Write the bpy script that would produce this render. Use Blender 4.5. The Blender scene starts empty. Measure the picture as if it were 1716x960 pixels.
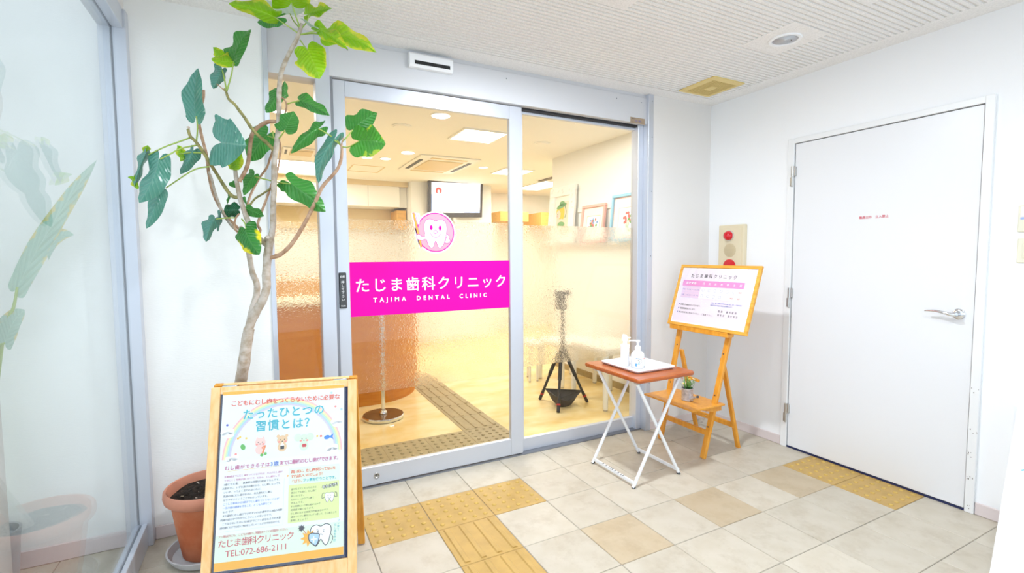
import bpy, math, random
from mathutils import Vector, Matrix, noise as mnoise
from mathutils.geometry import tessellate_polygon

C = bpy.context.scene.collection
S = bpy.context.scene
PI = math.pi


def lin(c):
    out = []
    for v in c[:3]:
        v = v / 255.0
        out.append(v / 12.92 if v <= 0.04045 else ((v + 0.055) / 1.055) ** 2.4)
    return (out[0], out[1], out[2], 1.0)


# ------------------------------------------------------------------ camera
cam_d = bpy.data.cameras.new('camera')
cam = bpy.data.objects.new('camera', cam_d)
C.objects.link(cam)
S.camera = cam
cam_d.sensor_fit = 'HORIZONTAL'
cam_d.sensor_width = 36.0
cam_d.lens = 814.9113 / 1716.0 * 36.0
cam_d.clip_start = 0.02
cam_d.clip_end = 100
_R = ((0.88904215, -0.45777899, -0.0065163), (-0.03453342, -0.05286037, -0.99800462), (0.45652109, 0.8874932, -0.06280377))
cam.matrix_world = Matrix((
    (_R[0][0], -_R[1][0], -_R[2][0], -0.69252),
    (_R[0][1], -_R[1][1], -_R[2][1], -2.128508),
    (_R[0][2], -_R[1][2], -_R[2][2], 1.287131),
    (0, 0, 0, 1)))

# ------------------------------------------------------------------ world, lights, exposure
S.view_settings.view_transform = 'Standard'
S.view_settings.look = 'None'
S.view_settings.gamma = 1.0
S.view_settings.use_curve_mapping = False
S.view_settings.exposure = 0.58
W = bpy.data.worlds.new('overcast_sky')
S.world = W
W.use_nodes = True
_bg = W.node_tree.nodes['Background']
_bg.inputs[0].default_value = (0.76, 0.88, 1.0, 1)
_bg.inputs[1].default_value = 1.3


def area(name, loc, size, power, col, rot=(0, 0, 0), shape='DISK', sy=None):
    d = bpy.data.lights.new(name, 'AREA')
    d.shape = shape
    d.size = size
    if sy:
        d.size_y = sy
    d.energy = power
    d.color = col
    o = bpy.data.objects.new(name, d)
    o.location = loc
    o.rotation_euler = rot
    C.objects.link(o)
    return o


# lamps of the entrance hall: round ceiling downlights, the last two added out of view
HALL = (0.86, 0.93, 1.0)
for _x, _y, _p in ((0.62, -0.43, 25), (0.75, -1.9, 9), (-0.5, -1.2, 7)):
    area('hall_lamp', (_x, _y, 2.40), 0.13, _p, HALL)
# lamps of the clinic room; the farthest is added to brighten the far wall
WARM = (1.0, 0.985, 0.95)
for _x, _y, _s, _p in ((1.13, 2.08, 0.42, 26), (2.3, 3.66, 0.42, 26), (-0.25, 4.5, 0.42, 26), (0.45, 3.3, 0.42, 18), (-0.8, 1.7, 0.3, 12), (3.3, 4.6, 0.42, 22), (1.75, 1.35, 0.3, 10)):
    area('clinic_lamp', (_x, _y, 2.375), _s, _p * 0.38, WARM, shape='SQUARE')


# ------------------------------------------------------------------ materials
MATS = {}


def mat(name, rgb=(200, 200, 200), rough=0.5, metal=0.0, var=None, bump=None, spec=0.5, coat=0.0, trans=0.0, emit=0.0, alt=None, space='Object', ior=1.45):
    """var=(scale, amount) mottling; alt=colour of the mottling; bump=(scale, strength, distance)."""
    m = bpy.data.materials.new(name)
    m.use_nodes = True
    nt = m.node_tree
    p = nt.nodes['Principled BSDF']
    p.inputs['Base Color'].default_value = lin(rgb)
    p.inputs['Roughness'].default_value = rough
    p.inputs['Metallic'].default_value = metal
    p.inputs['Specular IOR Level'].default_value = spec
    p.inputs['Coat Weight'].default_value = coat
    p.inputs['Transmission Weight'].default_value = trans
    p.inputs['IOR'].default_value = ior
    if emit:
        p.inputs['Emission Color'].default_value = lin(rgb)
        p.inputs['Emission Strength'].default_value = emit
    tc = None
    if var or bump:
        tc = nt.nodes.new('ShaderNodeTexCoord')
    if var:
        n = nt.nodes.new('ShaderNodeTexNoise')
        if isinstance(var[0], tuple):
            mp = nt.nodes.new('ShaderNodeMapping')
            mp.inputs['Scale'].default_value = var[0]
            nt.links.new(tc.outputs[space], mp.inputs['Vector'])
            nt.links.new(mp.outputs[0], n.inputs['Vector'])
            n.inputs['Scale'].default_value = 1.0
        else:
            nt.links.new(tc.outputs[space], n.inputs['Vector'])
            n.inputs['Scale'].default_value = var[0]
        n.inputs['Detail'].default_value = 5
        mx = nt.nodes.new('ShaderNodeMix')
        mx.data_type = 'RGBA'
        a = alt or tuple(max(0, v * (1 - var[1])) for v in rgb)
        mx.inputs['A'].default_value = lin(rgb)
        mx.inputs['B'].default_value = lin(a)
        r = nt.nodes.new('ShaderNodeValToRGB')
        r.color_ramp.elements[0].position = 0.38
        r.color_ramp.elements[1].position = 0.66
        nt.links.new(n.outputs['Fac'], r.inputs['Fac'])
        nt.links.new(r.outputs['Color'], mx.inputs['Factor'])
        nt.links.new(mx.outputs['Result'], p.inputs['Base Color'])
    if bump:
        n2 = nt.nodes.new('ShaderNodeTexNoise')
        if isinstance(bump[0], tuple):
            mp2 = nt.nodes.new('ShaderNodeMapping')
            mp2.inputs['Scale'].default_value = bump[0]
            nt.links.new(tc.outputs[space], mp2.inputs['Vector'])
            nt.links.new(mp2.outputs[0], n2.inputs['Vector'])
            n2.inputs['Scale'].default_value = 1.0
        else:
            nt.links.new(tc.outputs[space], n2.inputs['Vector'])
            n2.inputs['Scale'].default_value = bump[0]
        n2.inputs['Detail'].default_value = 3
        b = nt.nodes.new('ShaderNodeBump')
        b.inputs['Strength'].default_value = bump[1]
        b.inputs['Distance'].default_value = bump[2]
        nt.links.new(n2.outputs['Fac'], b.inputs['Height'])
        nt.links.new(b.outputs['Normal'], p.inputs['Normal'])
    MATS[name] = m
    return m


def glass_mat(name, tint=(1, 1, 1), base=0.04, strength=0.75):
    """Clear sheet glass: transparent with a mirror reflection that grows towards grazing angles."""
    m = bpy.data.materials.new(name)
    m.use_nodes = True
    nt = m.node_tree
    nt.nodes.clear()
    out = nt.nodes.new('ShaderNodeOutputMaterial')
    tr = nt.nodes.new('ShaderNodeBsdfTransparent')
    tr.inputs[0].default_value = (*tint, 1)
    gl = nt.nodes.new('ShaderNodeBsdfGlossy')
    gl.inputs['Roughness'].default_value = 0.0
    lw = nt.nodes.new('ShaderNodeLayerWeight')
    lw.inputs['Blend'].default_value = 0.5
    pw = nt.nodes.new('ShaderNodeMath')
    pw.operation = 'POWER'
    pw.inputs[1].default_value = 4.0
    nt.links.new(lw.outputs['Facing'], pw.inputs[0])
    ma = nt.nodes.new('ShaderNodeMath')
    ma.operation = 'MULTIPLY_ADD'
    ma.inputs[1].default_value = strength
    ma.inputs[2].default_value = base
    nt.links.new(pw.outputs[0], ma.inputs[0])
    mix = nt.nodes.new('ShaderNodeMixShader')
    nt.links.new(ma.outputs[0], mix.inputs[0])
    nt.links.new(tr.outputs[0], mix.inputs[1])
    nt.links.new(gl.outputs[0], mix.inputs[2])
    nt.links.new(mix.outputs[0], out.inputs[0])
    MATS[name] = m
    return m


def frost_mat(name):
    """Pebbled privacy film: rough refraction through a grainy surface plus a little milky scatter."""
    m = bpy.data.materials.new(name)
    m.use_nodes = True
    nt = m.node_tree
    nt.nodes.clear()
    out = nt.nodes.new('ShaderNodeOutputMaterial')
    rf = nt.nodes.new('ShaderNodeBsdfRefraction')
    rf.inputs['Color'].default_value = (1, 0.99, 0.97, 1)
    rf.inputs['Roughness'].default_value = 0.07
    rf.inputs['IOR'].default_value = 1.3
    tl = nt.nodes.new('ShaderNodeBsdfTranslucent')
    tl.inputs[0].default_value = (0.95, 0.95, 0.93, 1)
    df = nt.nodes.new('ShaderNodeBsdfDiffuse')
    df.inputs[0].default_value = (0.9, 0.9, 0.9, 1)
    tc = nt.nodes.new('ShaderNodeTexCoord')
    n = nt.nodes.new('ShaderNodeTexVoronoi')
    n.inputs['Scale'].default_value = 110
    nt.links.new(tc.outputs['Object'], n.inputs['Vector'])
    b = nt.nodes.new('ShaderNodeBump')
    b.inputs['Strength'].default_value = 1.0
    b.inputs['Distance'].default_value = 0.0021
    nt.links.new(n.outputs['Distance'], b.inputs['Height'])
    nt.links.new(b.outputs['Normal'], rf.inputs['Normal'])
    m1 = nt.nodes.new('ShaderNodeMixShader')
    m1.inputs[0].default_value = 0.05
    nt.links.new(rf.outputs[0], m1.inputs[1])
    nt.links.new(tl.outputs[0], m1.inputs[2])
    m2 = nt.nodes.new('ShaderNodeMixShader')
    m2.inputs[0].default_value = 0.012
    nt.links.new(m1.outputs[0], m2.inputs[1])
    nt.links.new(df.outputs[0], m2.inputs[2])
    nt.links.new(m2.outputs[0], out.inputs[0])
    MATS[name] = m
    return m


def tile_mat(name, a, b, dirt):
    m = mat(name, a, 0.42, var=(3.0, 0.1), alt=b, bump=(90, 0.08, 0.002), space='Generated')
    nt = m.node_tree
    p = nt.nodes['Principled BSDF']
    src = p.inputs['Base Color'].links[0].from_socket
    oi = nt.nodes.new('ShaderNodeObjectInfo')
    tc = nt.nodes.new('ShaderNodeTexCoord')
    n = nt.nodes.new('ShaderNodeTexNoise')
    n.noise_dimensions = '4D'
    n.inputs['Scale'].default_value = 9.0
    n.inputs['Detail'].default_value = 8
    n.inputs['Roughness'].default_value = 0.7
    mu = nt.nodes.new('ShaderNodeMath')
    mu.operation = 'MULTIPLY'
    mu.inputs[1].default_value = 37.0
    nt.links.new(oi.outputs['Random'], mu.inputs[0])
    nt.links.new(mu.outputs[0], n.inputs['W'])
    nt.links.new(tc.outputs['Object'], n.inputs['Vector'])
    r = nt.nodes.new('ShaderNodeValToRGB')
    r.color_ramp.elements[0].position = 0.5
    r.color_ramp.elements[1].position = 0.78
    nt.links.new(n.outputs['Fac'], r.inputs['Fac'])
    mx = nt.nodes.new('ShaderNodeMix')
    mx.data_type = 'RGBA'
    mx.inputs['B'].default_value = lin(dirt)
    nt.links.new(src, mx.inputs['A'])
    nt.links.new(r.outputs['Color'], mx.inputs['Factor'])
    hv = nt.nodes.new('ShaderNodeHueSaturation')
    mr = nt.nodes.new('ShaderNodeMapRange')
    mr.inputs['To Min'].default_value = 0.93
    mr.inputs['To Max'].default_value = 1.03
    nt.links.new(oi.outputs['Random'], mr.inputs['Value'])
    nt.links.new(mr.outputs[0], hv.inputs['Value'])
    nt.links.new(mx.outputs['Result'], hv.inputs['Color'])
    nt.links.new(hv.outputs[0], p.inputs['Base Color'])
    return m


def leaf_mat(name, rgb, vein, edge=None, rough=0.38, edge_amt=0.0, trans=0.35):
    m = bpy.data.materials.new(name)
    m.use_nodes = True
    nt = m.node_tree
    p = nt.nodes['Principled BSDF']
    out = nt.nodes['Material Output']
    p.inputs['Roughness'].default_value = rough
    uv = nt.nodes.new('ShaderNodeUVMap')
    uv.uv_map = 'leaf'
    sp = nt.nodes.new('ShaderNodeSeparateXYZ')
    nt.links.new(uv.outputs[0], sp.inputs[0])

    def M(op, a=None, b=None, va=None, vb=None):
        q = nt.nodes.new('ShaderNodeMath')
        q.operation = op
        if a is not None:
            nt.links.new(a, q.inputs[0])
        elif va is not None:
            q.inputs[0].default_value = va
        if b is not None:
            nt.links.new(b, q.inputs[1])
        elif vb is not None:
            q.inputs[1].default_value = vb
        return q.outputs[0]
    u, v = sp.outputs[0], M('ABSOLUTE', sp.outputs[1])
    mid = M('LESS_THAN', v, None, None, 0.035)
    ph = M('MULTIPLY', M('SUBTRACT', u, M('MULTIPLY', v, None, None, 0.28)), None, None, 8.0)
    fr = M('ABSOLUTE', M('SUBTRACT', M('FRACT', ph), None, None, 0.5))
    lat = M('LESS_THAN', fr, None, None, 0.075)
    ve = M('MAXIMUM', mid, lat)
    mx = nt.nodes.new('ShaderNodeMix')
    mx.data_type = 'RGBA'
    mx.inputs['A'].default_value = lin(rgb)
    mx.inputs['B'].default_value = lin(vein)
    nt.links.new(M('MULTIPLY', ve, None, None, 0.32), mx.inputs['Factor'])
    col = mx.outputs['Result']
    tc = nt.nodes.new('ShaderNodeTexCoord')
    n = nt.nodes.new('ShaderNodeTexNoise')
    n.inputs['Scale'].default_value = 28
    nt.links.new(tc.outputs['Object'], n.inputs['Vector'])
    if edge:
        e = M('ADD', M('MULTIPLY', v, None, None, 0.5), M('MULTIPLY', u, None, None, 0.45))
        e = M('ADD', e, M('MULTIPLY', n.outputs['Fac'], None, None, 0.7))
        r = nt.nodes.new('ShaderNodeValToRGB')
        r.color_ramp.elements[0].position = 0.92 - edge_amt
        r.color_ramp.elements[1].position = 1.02 - edge_amt * 0.7
        nt.links.new(e, r.inputs['Fac'])
        m2 = nt.nodes.new('ShaderNodeMix')
        m2.data_type = 'RGBA'
        m2.inputs['B'].default_value = lin(edge)
        nt.links.new(col, m2.inputs['A'])
        nt.links.new(r.outputs['Color'], m2.inputs['Factor'])
        col = m2.outputs['Result']
    nt.links.new(col, p.inputs['Base Color'])
    b = nt.nodes.new('ShaderNodeBump')
    b.inputs['Strength'].default_value = 0.5
    b.inputs['Distance'].default_value = 0.004
    tri = M('MULTIPLY', fr, None, None, 2.0)
    nt.links.new(tri, b.inputs['Height'])
    nt.links.new(b.outputs['Normal'], p.inputs['Normal'])
    tl = nt.nodes.new('ShaderNodeBsdfTranslucent')
    nt.links.new(col, tl.inputs[0])
    mix = nt.nodes.new('ShaderNodeMixShader')
    mix.inputs[0].default_value = trans
    nt.links.new(p.outputs[0], mix.inputs[1])
    nt.links.new(tl.outputs[0], mix.inputs[2])
    nt.links.new(mix.outputs[0], out.inputs[0])
    MATS[name] = m
    return m


# ------------------------------------------------------------------ mesh helpers
class MB:
    def __init__(self, xf=None):
        self.v, self.f, self.mi, self.m = [], [], [], []
        self.xf = xf
        self.smooth = set()

    def _m(self, m):
        m = MATS[m] if isinstance(m, str) else m
        if m not in self.m:
            self.m.append(m)
        return self.m.index(m)

    def add(self, vs, fs, m, smooth=False):
        k = len(self.v)
        i = self._m(m)
        for p in vs:
            p = Vector(p)
            self.v.append(self.xf @ p if self.xf else p)
        for f in fs:
            if smooth:
                self.smooth.add(len(self.f))
            self.f.append([k + a for a in f])
            self.mi.append(i)
        return self

    def box(self, a, b, m, bev=0.0):
        x0, y0, z0 = (min(a[i], b[i]) for i in range(3))
        x1, y1, z1 = (max(a[i], b[i]) for i in range(3))
        if bev <= 0:
            return self.add([(x0, y0, z0), (x1, y0, z0), (x1, y1, z0), (x0, y1, z0), (x0, y0, z1), (x1, y0, z1), (x1, y1, z1), (x0, y1, z1)],
                            [(0, 3, 2, 1), (4, 5, 6, 7), (0, 1, 5, 4), (1, 2, 6, 5), (2, 3, 7, 6), (3, 0, 4, 7)], m)
        e = min(bev, (x1 - x0) * .49, (y1 - y0) * .49, (z1 - z0) * .49)
        vs, idx = [], {}
        for sx in (0, 1):
            for sy in (0, 1):
                for sz in (0, 1):
                    for ax in range(3):
                        q = [(x0, x1)[sx], (y0, y1)[sy], (z0, z1)[sz]]
                        sg = [(1, -1)[sx], (1, -1)[sy], (1, -1)[sz]]
                        for k in range(3):
                            if k != ax:
                                q[k] += sg[k] * e
                        idx[(sx, sy, sz, ax)] = len(vs)
                        vs.append(q)
        fs = []
        for ax in range(3):
            o = [k for k in range(3) if k != ax]
            for s in (0, 1):
                lp = []
                for (p, q) in ((0, 0), (1, 0), (1, 1), (0, 1)):
                    key = [0, 0, 0]
                    key[ax] = s
                    key[o[0]] = p
                    key[o[1]] = q
                    lp.append(idx[(*key, ax)])
                fs.append(lp)
        for ax in range(3):
            o = [k for k in range(3) if k != ax]
            for p in (0, 1):
                for q in (0, 1):
                    k0 = [0, 0, 0]
                    k1 = [0, 0, 0]
                    k0[o[0]] = k1[o[0]] = p
                    k0[o[1]] = k1[o[1]] = q
                    k1[ax] = 1
                    fs.append([idx[(*k0, o[0])], idx[(*k1, o[0])], idx[(*k1, o[1])], idx[(*k0, o[1])]])
        for sx in (0, 1):
            for sy in (0, 1):
                for sz in (0, 1):
                    fs.append([idx[(sx, sy, sz, 0)], idx[(sx, sy, sz, 1)], idx[(sx, sy, sz, 2)]])
        return self.add(vs, fs, m)

    def bar(self, p, q, w, h, m, up=(0, 0, 1), bev=0.0):
        """A straight rectangular bar from p to q; w across, h along up."""
        p, q = Vector(p), Vector(q)
        d = q - p
        L = d.length
        z = d.normalized()
        x = Vector(up).cross(z)
        if x.length < 1e-4:
            x = Vector((1, 0, 0))
        x.normalize()
        y = z.cross(x)
        M = Matrix((x, y, z)).transposed().to_4x4()
        M.translation = p
        t = MB(M)
        t.box((-w / 2, -h / 2, 0), (w / 2, h / 2, L), m, bev)
        return self.merge(t)

    def merge(self, t):
        k = len(self.v)
        for p in t.v:
            self.v.append(self.xf @ p if self.xf else p)
        for j, f in enumerate(t.f):
            if j in t.smooth:
                self.smooth.add(len(self.f))
            self.f.append([k + a for a in f])
            self.mi.append(self._m(t.m[t.mi[j]]))
        return self

    def tube(self, pts, r, m, n=8, cap=True, smooth=True):
        pts = [Vector(p) for p in pts]
        rs = r if isinstance(r, (list, tuple)) else [r] * len(pts)
        vs, fs = [], []
        ref = None
        for i, p in enumerate(pts):
            d = (pts[min(i + 1, len(pts) - 1)] - pts[max(i - 1, 0)]).normalized()
            if ref is None:
                ref = Vector((0, 0, 1)) if abs(d.z) < .9 else Vector((1, 0, 0))
            x = (ref - d * ref.dot(d)).normalized()
            ref = x
            y = d.cross(x)
            for k in range(n):
                a = 2 * PI * k / n
                vs.append(p + (x * math.cos(a) + y * math.sin(a)) * rs[i])
        for i in range(len(pts) - 1):
            for k in range(n):
                a, b = i * n + k, i * n + (k + 1) % n
                fs.append([a, b, b + n, a + n])
        if cap:
            fs.append(list(range(n - 1, -1, -1)))
            fs.append([(len(pts) - 1) * n + k for k in range(n)])
        return self.add(vs, fs, m, smooth)

    def lathe(self, c, prof, m, n=32, axis='z', smooth=True):
        """prof: list of (radius, height) from bottom to top."""
        c = Vector(c)
        vs, fs = [], []
        for (r, h) in prof:
            for k in range(n):
                a = 2 * PI * k / n
                q = (r * math.cos(a), r * math.sin(a), h)
                if axis == 'x':
                    q = (-q[2], q[0], q[1])
                elif axis == 'y':
                    q = (q[0], -q[2], q[1])
                vs.append(c + Vector(q))
        for i in range(len(prof) - 1):
            for k in range(n):
                a, b = i * n + k, i * n + (k + 1) % n
                fs.append([a, b, b + n, a + n])
        if prof[0][0] > 1e-5:
            fs.append(list(range(n - 1, -1, -1)))
        if prof[-1][0] > 1e-5:
            fs.append([(len(prof) - 1) * n + k for k in range(n)])
        return self.add(vs, fs, m, smooth)

    def flat(self, pts, m, h=0.0):
        """A filled polygon in the local XY plane at height h."""
        P = [Vector((p[0], p[1], 0)) for p in pts]
        tr = tessellate_polygon([P])
        fs = []
        for t in tr:
            a, b, c_ = (P[i] for i in t)
            fs.append(list(t) if (b - a).cross(c_ - a).z > 0 else list(reversed(t)))
        return self.add([(p.x, p.y, h) for p in P], fs, m)

    def ellipse(self, c, rx, ry, m, h=0.0, n=28, rot=0.0):
        cs, sn = math.cos(rot), math.sin(rot)
        pts = []
        for k in range(n):
            a = 2 * PI * k / n
            x, y = rx * math.cos(a), ry * math.sin(a)
            pts.append((c[0] + x * cs - y * sn, c[1] + x * sn + y * cs, h))
        return self.add(pts, [list(range(n))], m)

    def stroke(self, pts, w, m, h=0.0, closed=False):
        n = len(pts)
        P = [Vector((p[0], p[1])) for p in pts]
        vs, fs = [], []
        for i in range(n):
            a = P[(i - 1) % n] if closed or i > 0 else P[i]
            b = P[(i + 1) % n] if closed or i < n - 1 else P[i]
            d = b - a
            if d.length < 1e-9:
                d = Vector((1, 0))
            d.normalize()
            nn = Vector((-d.y, d.x)) * (w / 2)
            vs.append((P[i].x + nn.x, P[i].y + nn.y, h))
            vs.append((P[i].x - nn.x, P[i].y - nn.y, h))
        for i in range(n if closed else n - 1):
            j = (i + 1) % n
            fs.append([2 * i + 1, 2 * j + 1, 2 * j, 2 * i])
        return self.add(vs, fs, m)

    def ring(self, c, r, w, m, h=0.0, n=48, a0=0.0, a1=2 * PI):
        full = abs(a1 - a0 - 2 * PI) < 1e-6
        k = n if full else n + 1
        pts = [(c[0] + r * math.cos(a0 + (a1 - a0) * i / n), c[1] + r * math.sin(a0 + (a1 - a0) * i / n)) for i in range(k)]
        return self.stroke(pts, w, m, h, closed=full)

    def prism(self, pts, h0, h1, m, axis='z'):
        """Extrude an XY polygon from h0 to h1 (axis z), or an XZ one along y (axis y), or YZ along x (axis x)."""
        def q(p, h):
            return {'z': (p[0], p[1], h), 'y': (p[0], h, p[1]), 'x': (h, p[0], p[1])}[axis]
        n = len(pts)
        vs = [q(p, h0) for p in pts] + [q(p, h1) for p in pts]
        fs = [[i, (i + 1) % n, n + (i + 1) % n, n + i] for i in range(n)]
        tr = tessellate_polygon([[Vector((p[0], p[1], 0)) for p in pts]])
        for t in tr:
            fs.append(list(t))
            fs.append([n + i for i in reversed(t)])
        return self.add(vs, fs, m)

    def mesh(self, name, origin=(0, 0, 0)):
        o = Vector(origin)
        me = bpy.data.meshes.new(name)
        me.from_pydata([p - o for p in self.v], [], self.f)
        for m in self.m:
            me.materials.append(m)
        me.polygons.foreach_set('material_index', self.mi)
        if self.smooth:
            me.polygons.foreach_set('use_smooth', [j in self.smooth for j in range(len(self.f))])
        me.update()
        return me

    def obj(self, name, parent=None, origin=None):
        if parent is not None:
            root = parent
            while root.parent:
                root = root.parent
            org = root.location
        else:
            org = Vector(origin) if origin is not None else Vector((0, 0, 0))
        o = bpy.data.objects.new(name, self.mesh(name, org))
        C.objects.link(o)
        if parent is not None:
            o.parent = parent
        else:
            o.location = org
        return o


def smooth_fix(o, angle=40):
    """Recalculate normals outward and keep sharp edges sharp."""
    import bmesh
    bm = bmesh.new()
    bm.from_mesh(o.data)
    bmesh.ops.recalc_face_normals(bm, faces=bm.faces)
    for e in bm.edges:
        if len(e.link_faces) == 2 and e.calc_face_angle(0) > math.radians(angle):
            e.smooth = False
    bm.to_mesh(o.data)
    bm.free()
    return o


def tag(o, label, cat, group=None, kind=None):
    o['label'] = label
    if cat:
        o['category'] = cat
    if group:
        o['group'] = group
    if kind:
        o['kind'] = kind
    return o


def thing(name, loc, label, cat, group=None, kind=None):
    o = bpy.data.objects.new(name, None)
    o.location = loc
    o.empty_display_size = 0.1
    C.objects.link(o)
    return tag(o, label, cat, group, kind)


def struct(name, mb, label, cat, parent=None):
    o = mb.obj(name, parent)
    if parent is None:
        tag(o, label, cat, None, 'structure')
    return smooth_fix(o)


def copy_tree(o, parent=None):
    c = o.copy()
    C.objects.link(c)
    c.parent = parent
    for ch in list(o.children):
        copy_tree(ch, c)
    return c


def text(body, size, m, parent, M, width=None, align='LEFT', bold=0.0, name='lettering', line=1.0, shear=0.0, depth=0.0):
    """Lettering as a flat mesh; M maps its XY plane into the scene. width fixes the length of the (single) line."""
    cu = bpy.data.curves.new('text', 'FONT')
    cu.body = body
    cu.size = size
    cu.resolution_u = 2
    cu.offset = bold * size
    cu.align_x = align
    cu.space_line = line
    cu.shear = shear
    t = bpy.data.objects.new('text', cu)
    C.objects.link(t)

    def get():
        dg = bpy.context.evaluated_depsgraph_get()
        return bpy.data.meshes.new_from_object(t.evaluated_get(dg))

    def wid(me):
        xs = [v.co.x for v in me.vertices]
        return max(xs) - min(xs)
    me = get()
    if width:
        w0 = wid(me)
        cu.space_character = 1.4
        me2 = get()
        w1 = wid(me2)
        k = 1.0 + 0.4 * (width - w0) / max(1e-6, w1 - w0)
        bpy.data.meshes.remove(me)
        bpy.data.meshes.remove(me2)
        cu.space_character = max(0.3, k)
        me = get()
    root = parent
    while root.parent:
        root = root.parent
    me.transform(Matrix.Translation(-root.location) @ M)
    me.materials.clear()
    me.materials.append(MATS[m])
    me.name = name
    bpy.data.objects.remove(t)
    bpy.data.curves.remove(cu)
    o = bpy.data.objects.new(name, me)
    C.objects.link(o)
    o.parent = parent
    return o


def frame_m(o, x, y):
    x, y = Vector(x).normalized(), Vector(y).normalized()
    z = x.cross(y)
    M = Matrix((x, y, z)).transposed().to_4x4()
    M.translation = Vector(o)
    return M


def off(M, a, b, h=0.0):
    return M @ Matrix.Translation((a, b, h))


def catmull(pts, n=6, closed=False):
    P = [Vector(p) for p in pts]
    out = []
    N = len(P)
    for i in range(N if closed else N - 1):
        if closed:
            a, b, c_, d = P[(i - 1) % N], P[i], P[(i + 1) % N], P[(i + 2) % N]
        else:
            a, b, c_, d = P[max(i - 1, 0)], P[i], P[i + 1], P[min(i + 2, N - 1)]
        for k in range(n):
            t = k / n
            out.append(0.5 * ((2 * b) + (c_ - a) * t + (2 * a - 5 * b + 4 * c_ - d) * t * t + (3 * b - a - 3 * c_ + d) * t ** 3))
    if not closed:
        out.append(P[-1].copy())
    return out


# ------------------------------------------------------------------ palette
mat('wall_white', (246, 246, 247), 0.62, bump=((140, 140, 420), 0.10, 0.002))
mat('wall_paper', (243, 242, 239), 0.65, bump=((60, 60, 330), 0.22, 0.003))
mat('wall_end', (232, 228, 224), 0.6)
mat('cream_wall', (251, 249, 241), 0.7)
mat('clinic_ceiling', (252, 249, 240), 0.8)
mat('clinic_white', (252, 249, 240), 0.4)
mat('ceiling_board', (249, 247, 245), 0.9, var=(160, 0.05), bump=(220, 0.25, 0.002))
mat('ceiling_groove', (232, 227, 221), 0.9, var=(1.1, 0.1), alt=(206, 190, 160))
mat('grout', (160, 153, 144), 0.8)
tile_mat('tile_ivory', (203, 194, 178), (196, 186, 168), (178, 165, 144))
tile_mat('tile_sand', (192, 175, 148), (186, 167, 138), (170, 151, 122))
mat('tactile_yellow', (196, 160, 92), 0.45, var=(14, 0.06), bump=(120, 0.1, 0.002))
mat('tactile_stud', (204, 169, 88), 0.4)
mat('tactile_tan', (178, 160, 118), 0.5, var=(18, 0.06))
mat('vinyl_floor', (246, 226, 172), 0.22, var=((3.2, 5.5, 3), 0.1), alt=(236, 204, 132), spec=0.5)
mat('baseboard', (222, 209, 207), 0.5)
mat('aluminium', (205, 209, 218), 0.34, 0.35, bump=((4, 4, 300), 0.02, 0.001))
mat('aluminium_dull', (214, 214, 217), 0.55, 0.15)
mat('aluminium_dark', (140, 143, 150), 0.4, 0.5)
mat('gasket_gap', (42, 40, 42), 0.6)
mat('black', (14, 14, 16), 0.5)
mat('door_white', (234, 234, 236), 0.34)
mat('door_frame', (238, 238, 238), 0.36)
mat('chip', (88, 74, 56), 0.8)
mat('chrome', (226, 228, 234), 0.12, 1.0)
mat('steel', (196, 194, 190), 0.28, 0.9)
mat('galvanised', (206, 210, 220), 0.4, 0.35, var=(60, 0.16))
glass_mat('clear_glass', (0.985, 0.99, 0.985), 0.022, 0.7)
glass_mat('side_glass', (0.97, 0.99, 0.99), 0.05, 0.6)
glass_mat('acrylic', (1, 1, 1), 0.05, 0.55)
frost_mat('frosted_film')
mat('magenta', (244, 0, 164), 0.6, spec=0.2)
mat('white_print', (252, 250, 252), 0.45)
mat('pink_print', (240, 160, 178), 0.45)
mat('pink_line', (216, 20, 158), 0.45)
mat('orange_print', (246, 170, 60), 0.45)
mat('rubber_dark', (70, 72, 74), 0.45)
mat('pine', (248, 204, 148), 0.48, var=((60, 60, 5), 0.1), alt=(240, 186, 120))
mat('pine_amber', (226, 160, 62), 0.5, var=((50, 50, 5), 0.12), alt=(206, 136, 40))
mat('easel_wood', (234, 164, 58), 0.36, var=((40, 40, 6), 0.1), alt=(222, 146, 42), coat=0.2)
mat('board_wood', (238, 178, 74), 0.4, var=((30, 8, 60), 0.1), alt=(224, 156, 52))
mat('table_brown', (186, 98, 40), 0.3, var=((8, 60, 60), 0.2), alt=(164, 76, 24), coat=0.3)
mat('white_enamel', (243, 245, 248), 0.3, var=(45, 0.03))
mat('tray_white', (236, 236, 240), 0.35)
mat('plastic_white', (250, 250, 252), 0.28)
mat('plastic_clear', (250, 252, 255), 0.18, trans=0.25)
mat('terracotta', (178, 92, 52), 0.6, var=(7, 0.15), alt=(204, 128, 90), bump=(80, 0.15, 0.002))
mat('terracotta_rim', (206, 136, 108), 0.55, var=(9, 0.1))
mat('soil', (58, 44, 34), 0.95, var=(60, 0.5), bump=(90, 0.9, 0.02))
mat('saucer_grey', (190, 190, 192), 0.5)
mat('bark_grey', (196, 184, 172), 0.75, var=((40, 40, 40), 0.2), alt=(166, 148, 126), bump=((40, 40, 140), 0.5, 0.004))
mat('bark_brown', (192, 158, 130), 0.7, var=((40, 40, 50), 0.2), alt=(164, 126, 98), bump=((40, 40, 140), 0.4, 0.003))
mat('bark_green', (160, 150, 92), 0.65, var=((40, 40, 60), 0.2), alt=(120, 116, 70), bump=((40, 40, 140), 0.4, 0.003))
mat('stalk_green', (160, 184, 88), 0.5)
leaf_mat('leaf_teal', (84, 146, 128), (140, 180, 160), (214, 220, 60), 0.24, -0.12, 0.2)  # bluish sky reflection of the glossy leaves put into the colour
leaf_mat('leaf_green', (66, 146, 62), (130, 190, 110), None, 0.34, 0, 0.32)
leaf_mat('leaf_lime', (150, 206, 22), (190, 226, 90), (214, 224, 60), 0.4, 0.05, 0.42)  # bright backlight of the top leaves put into the colour
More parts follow.
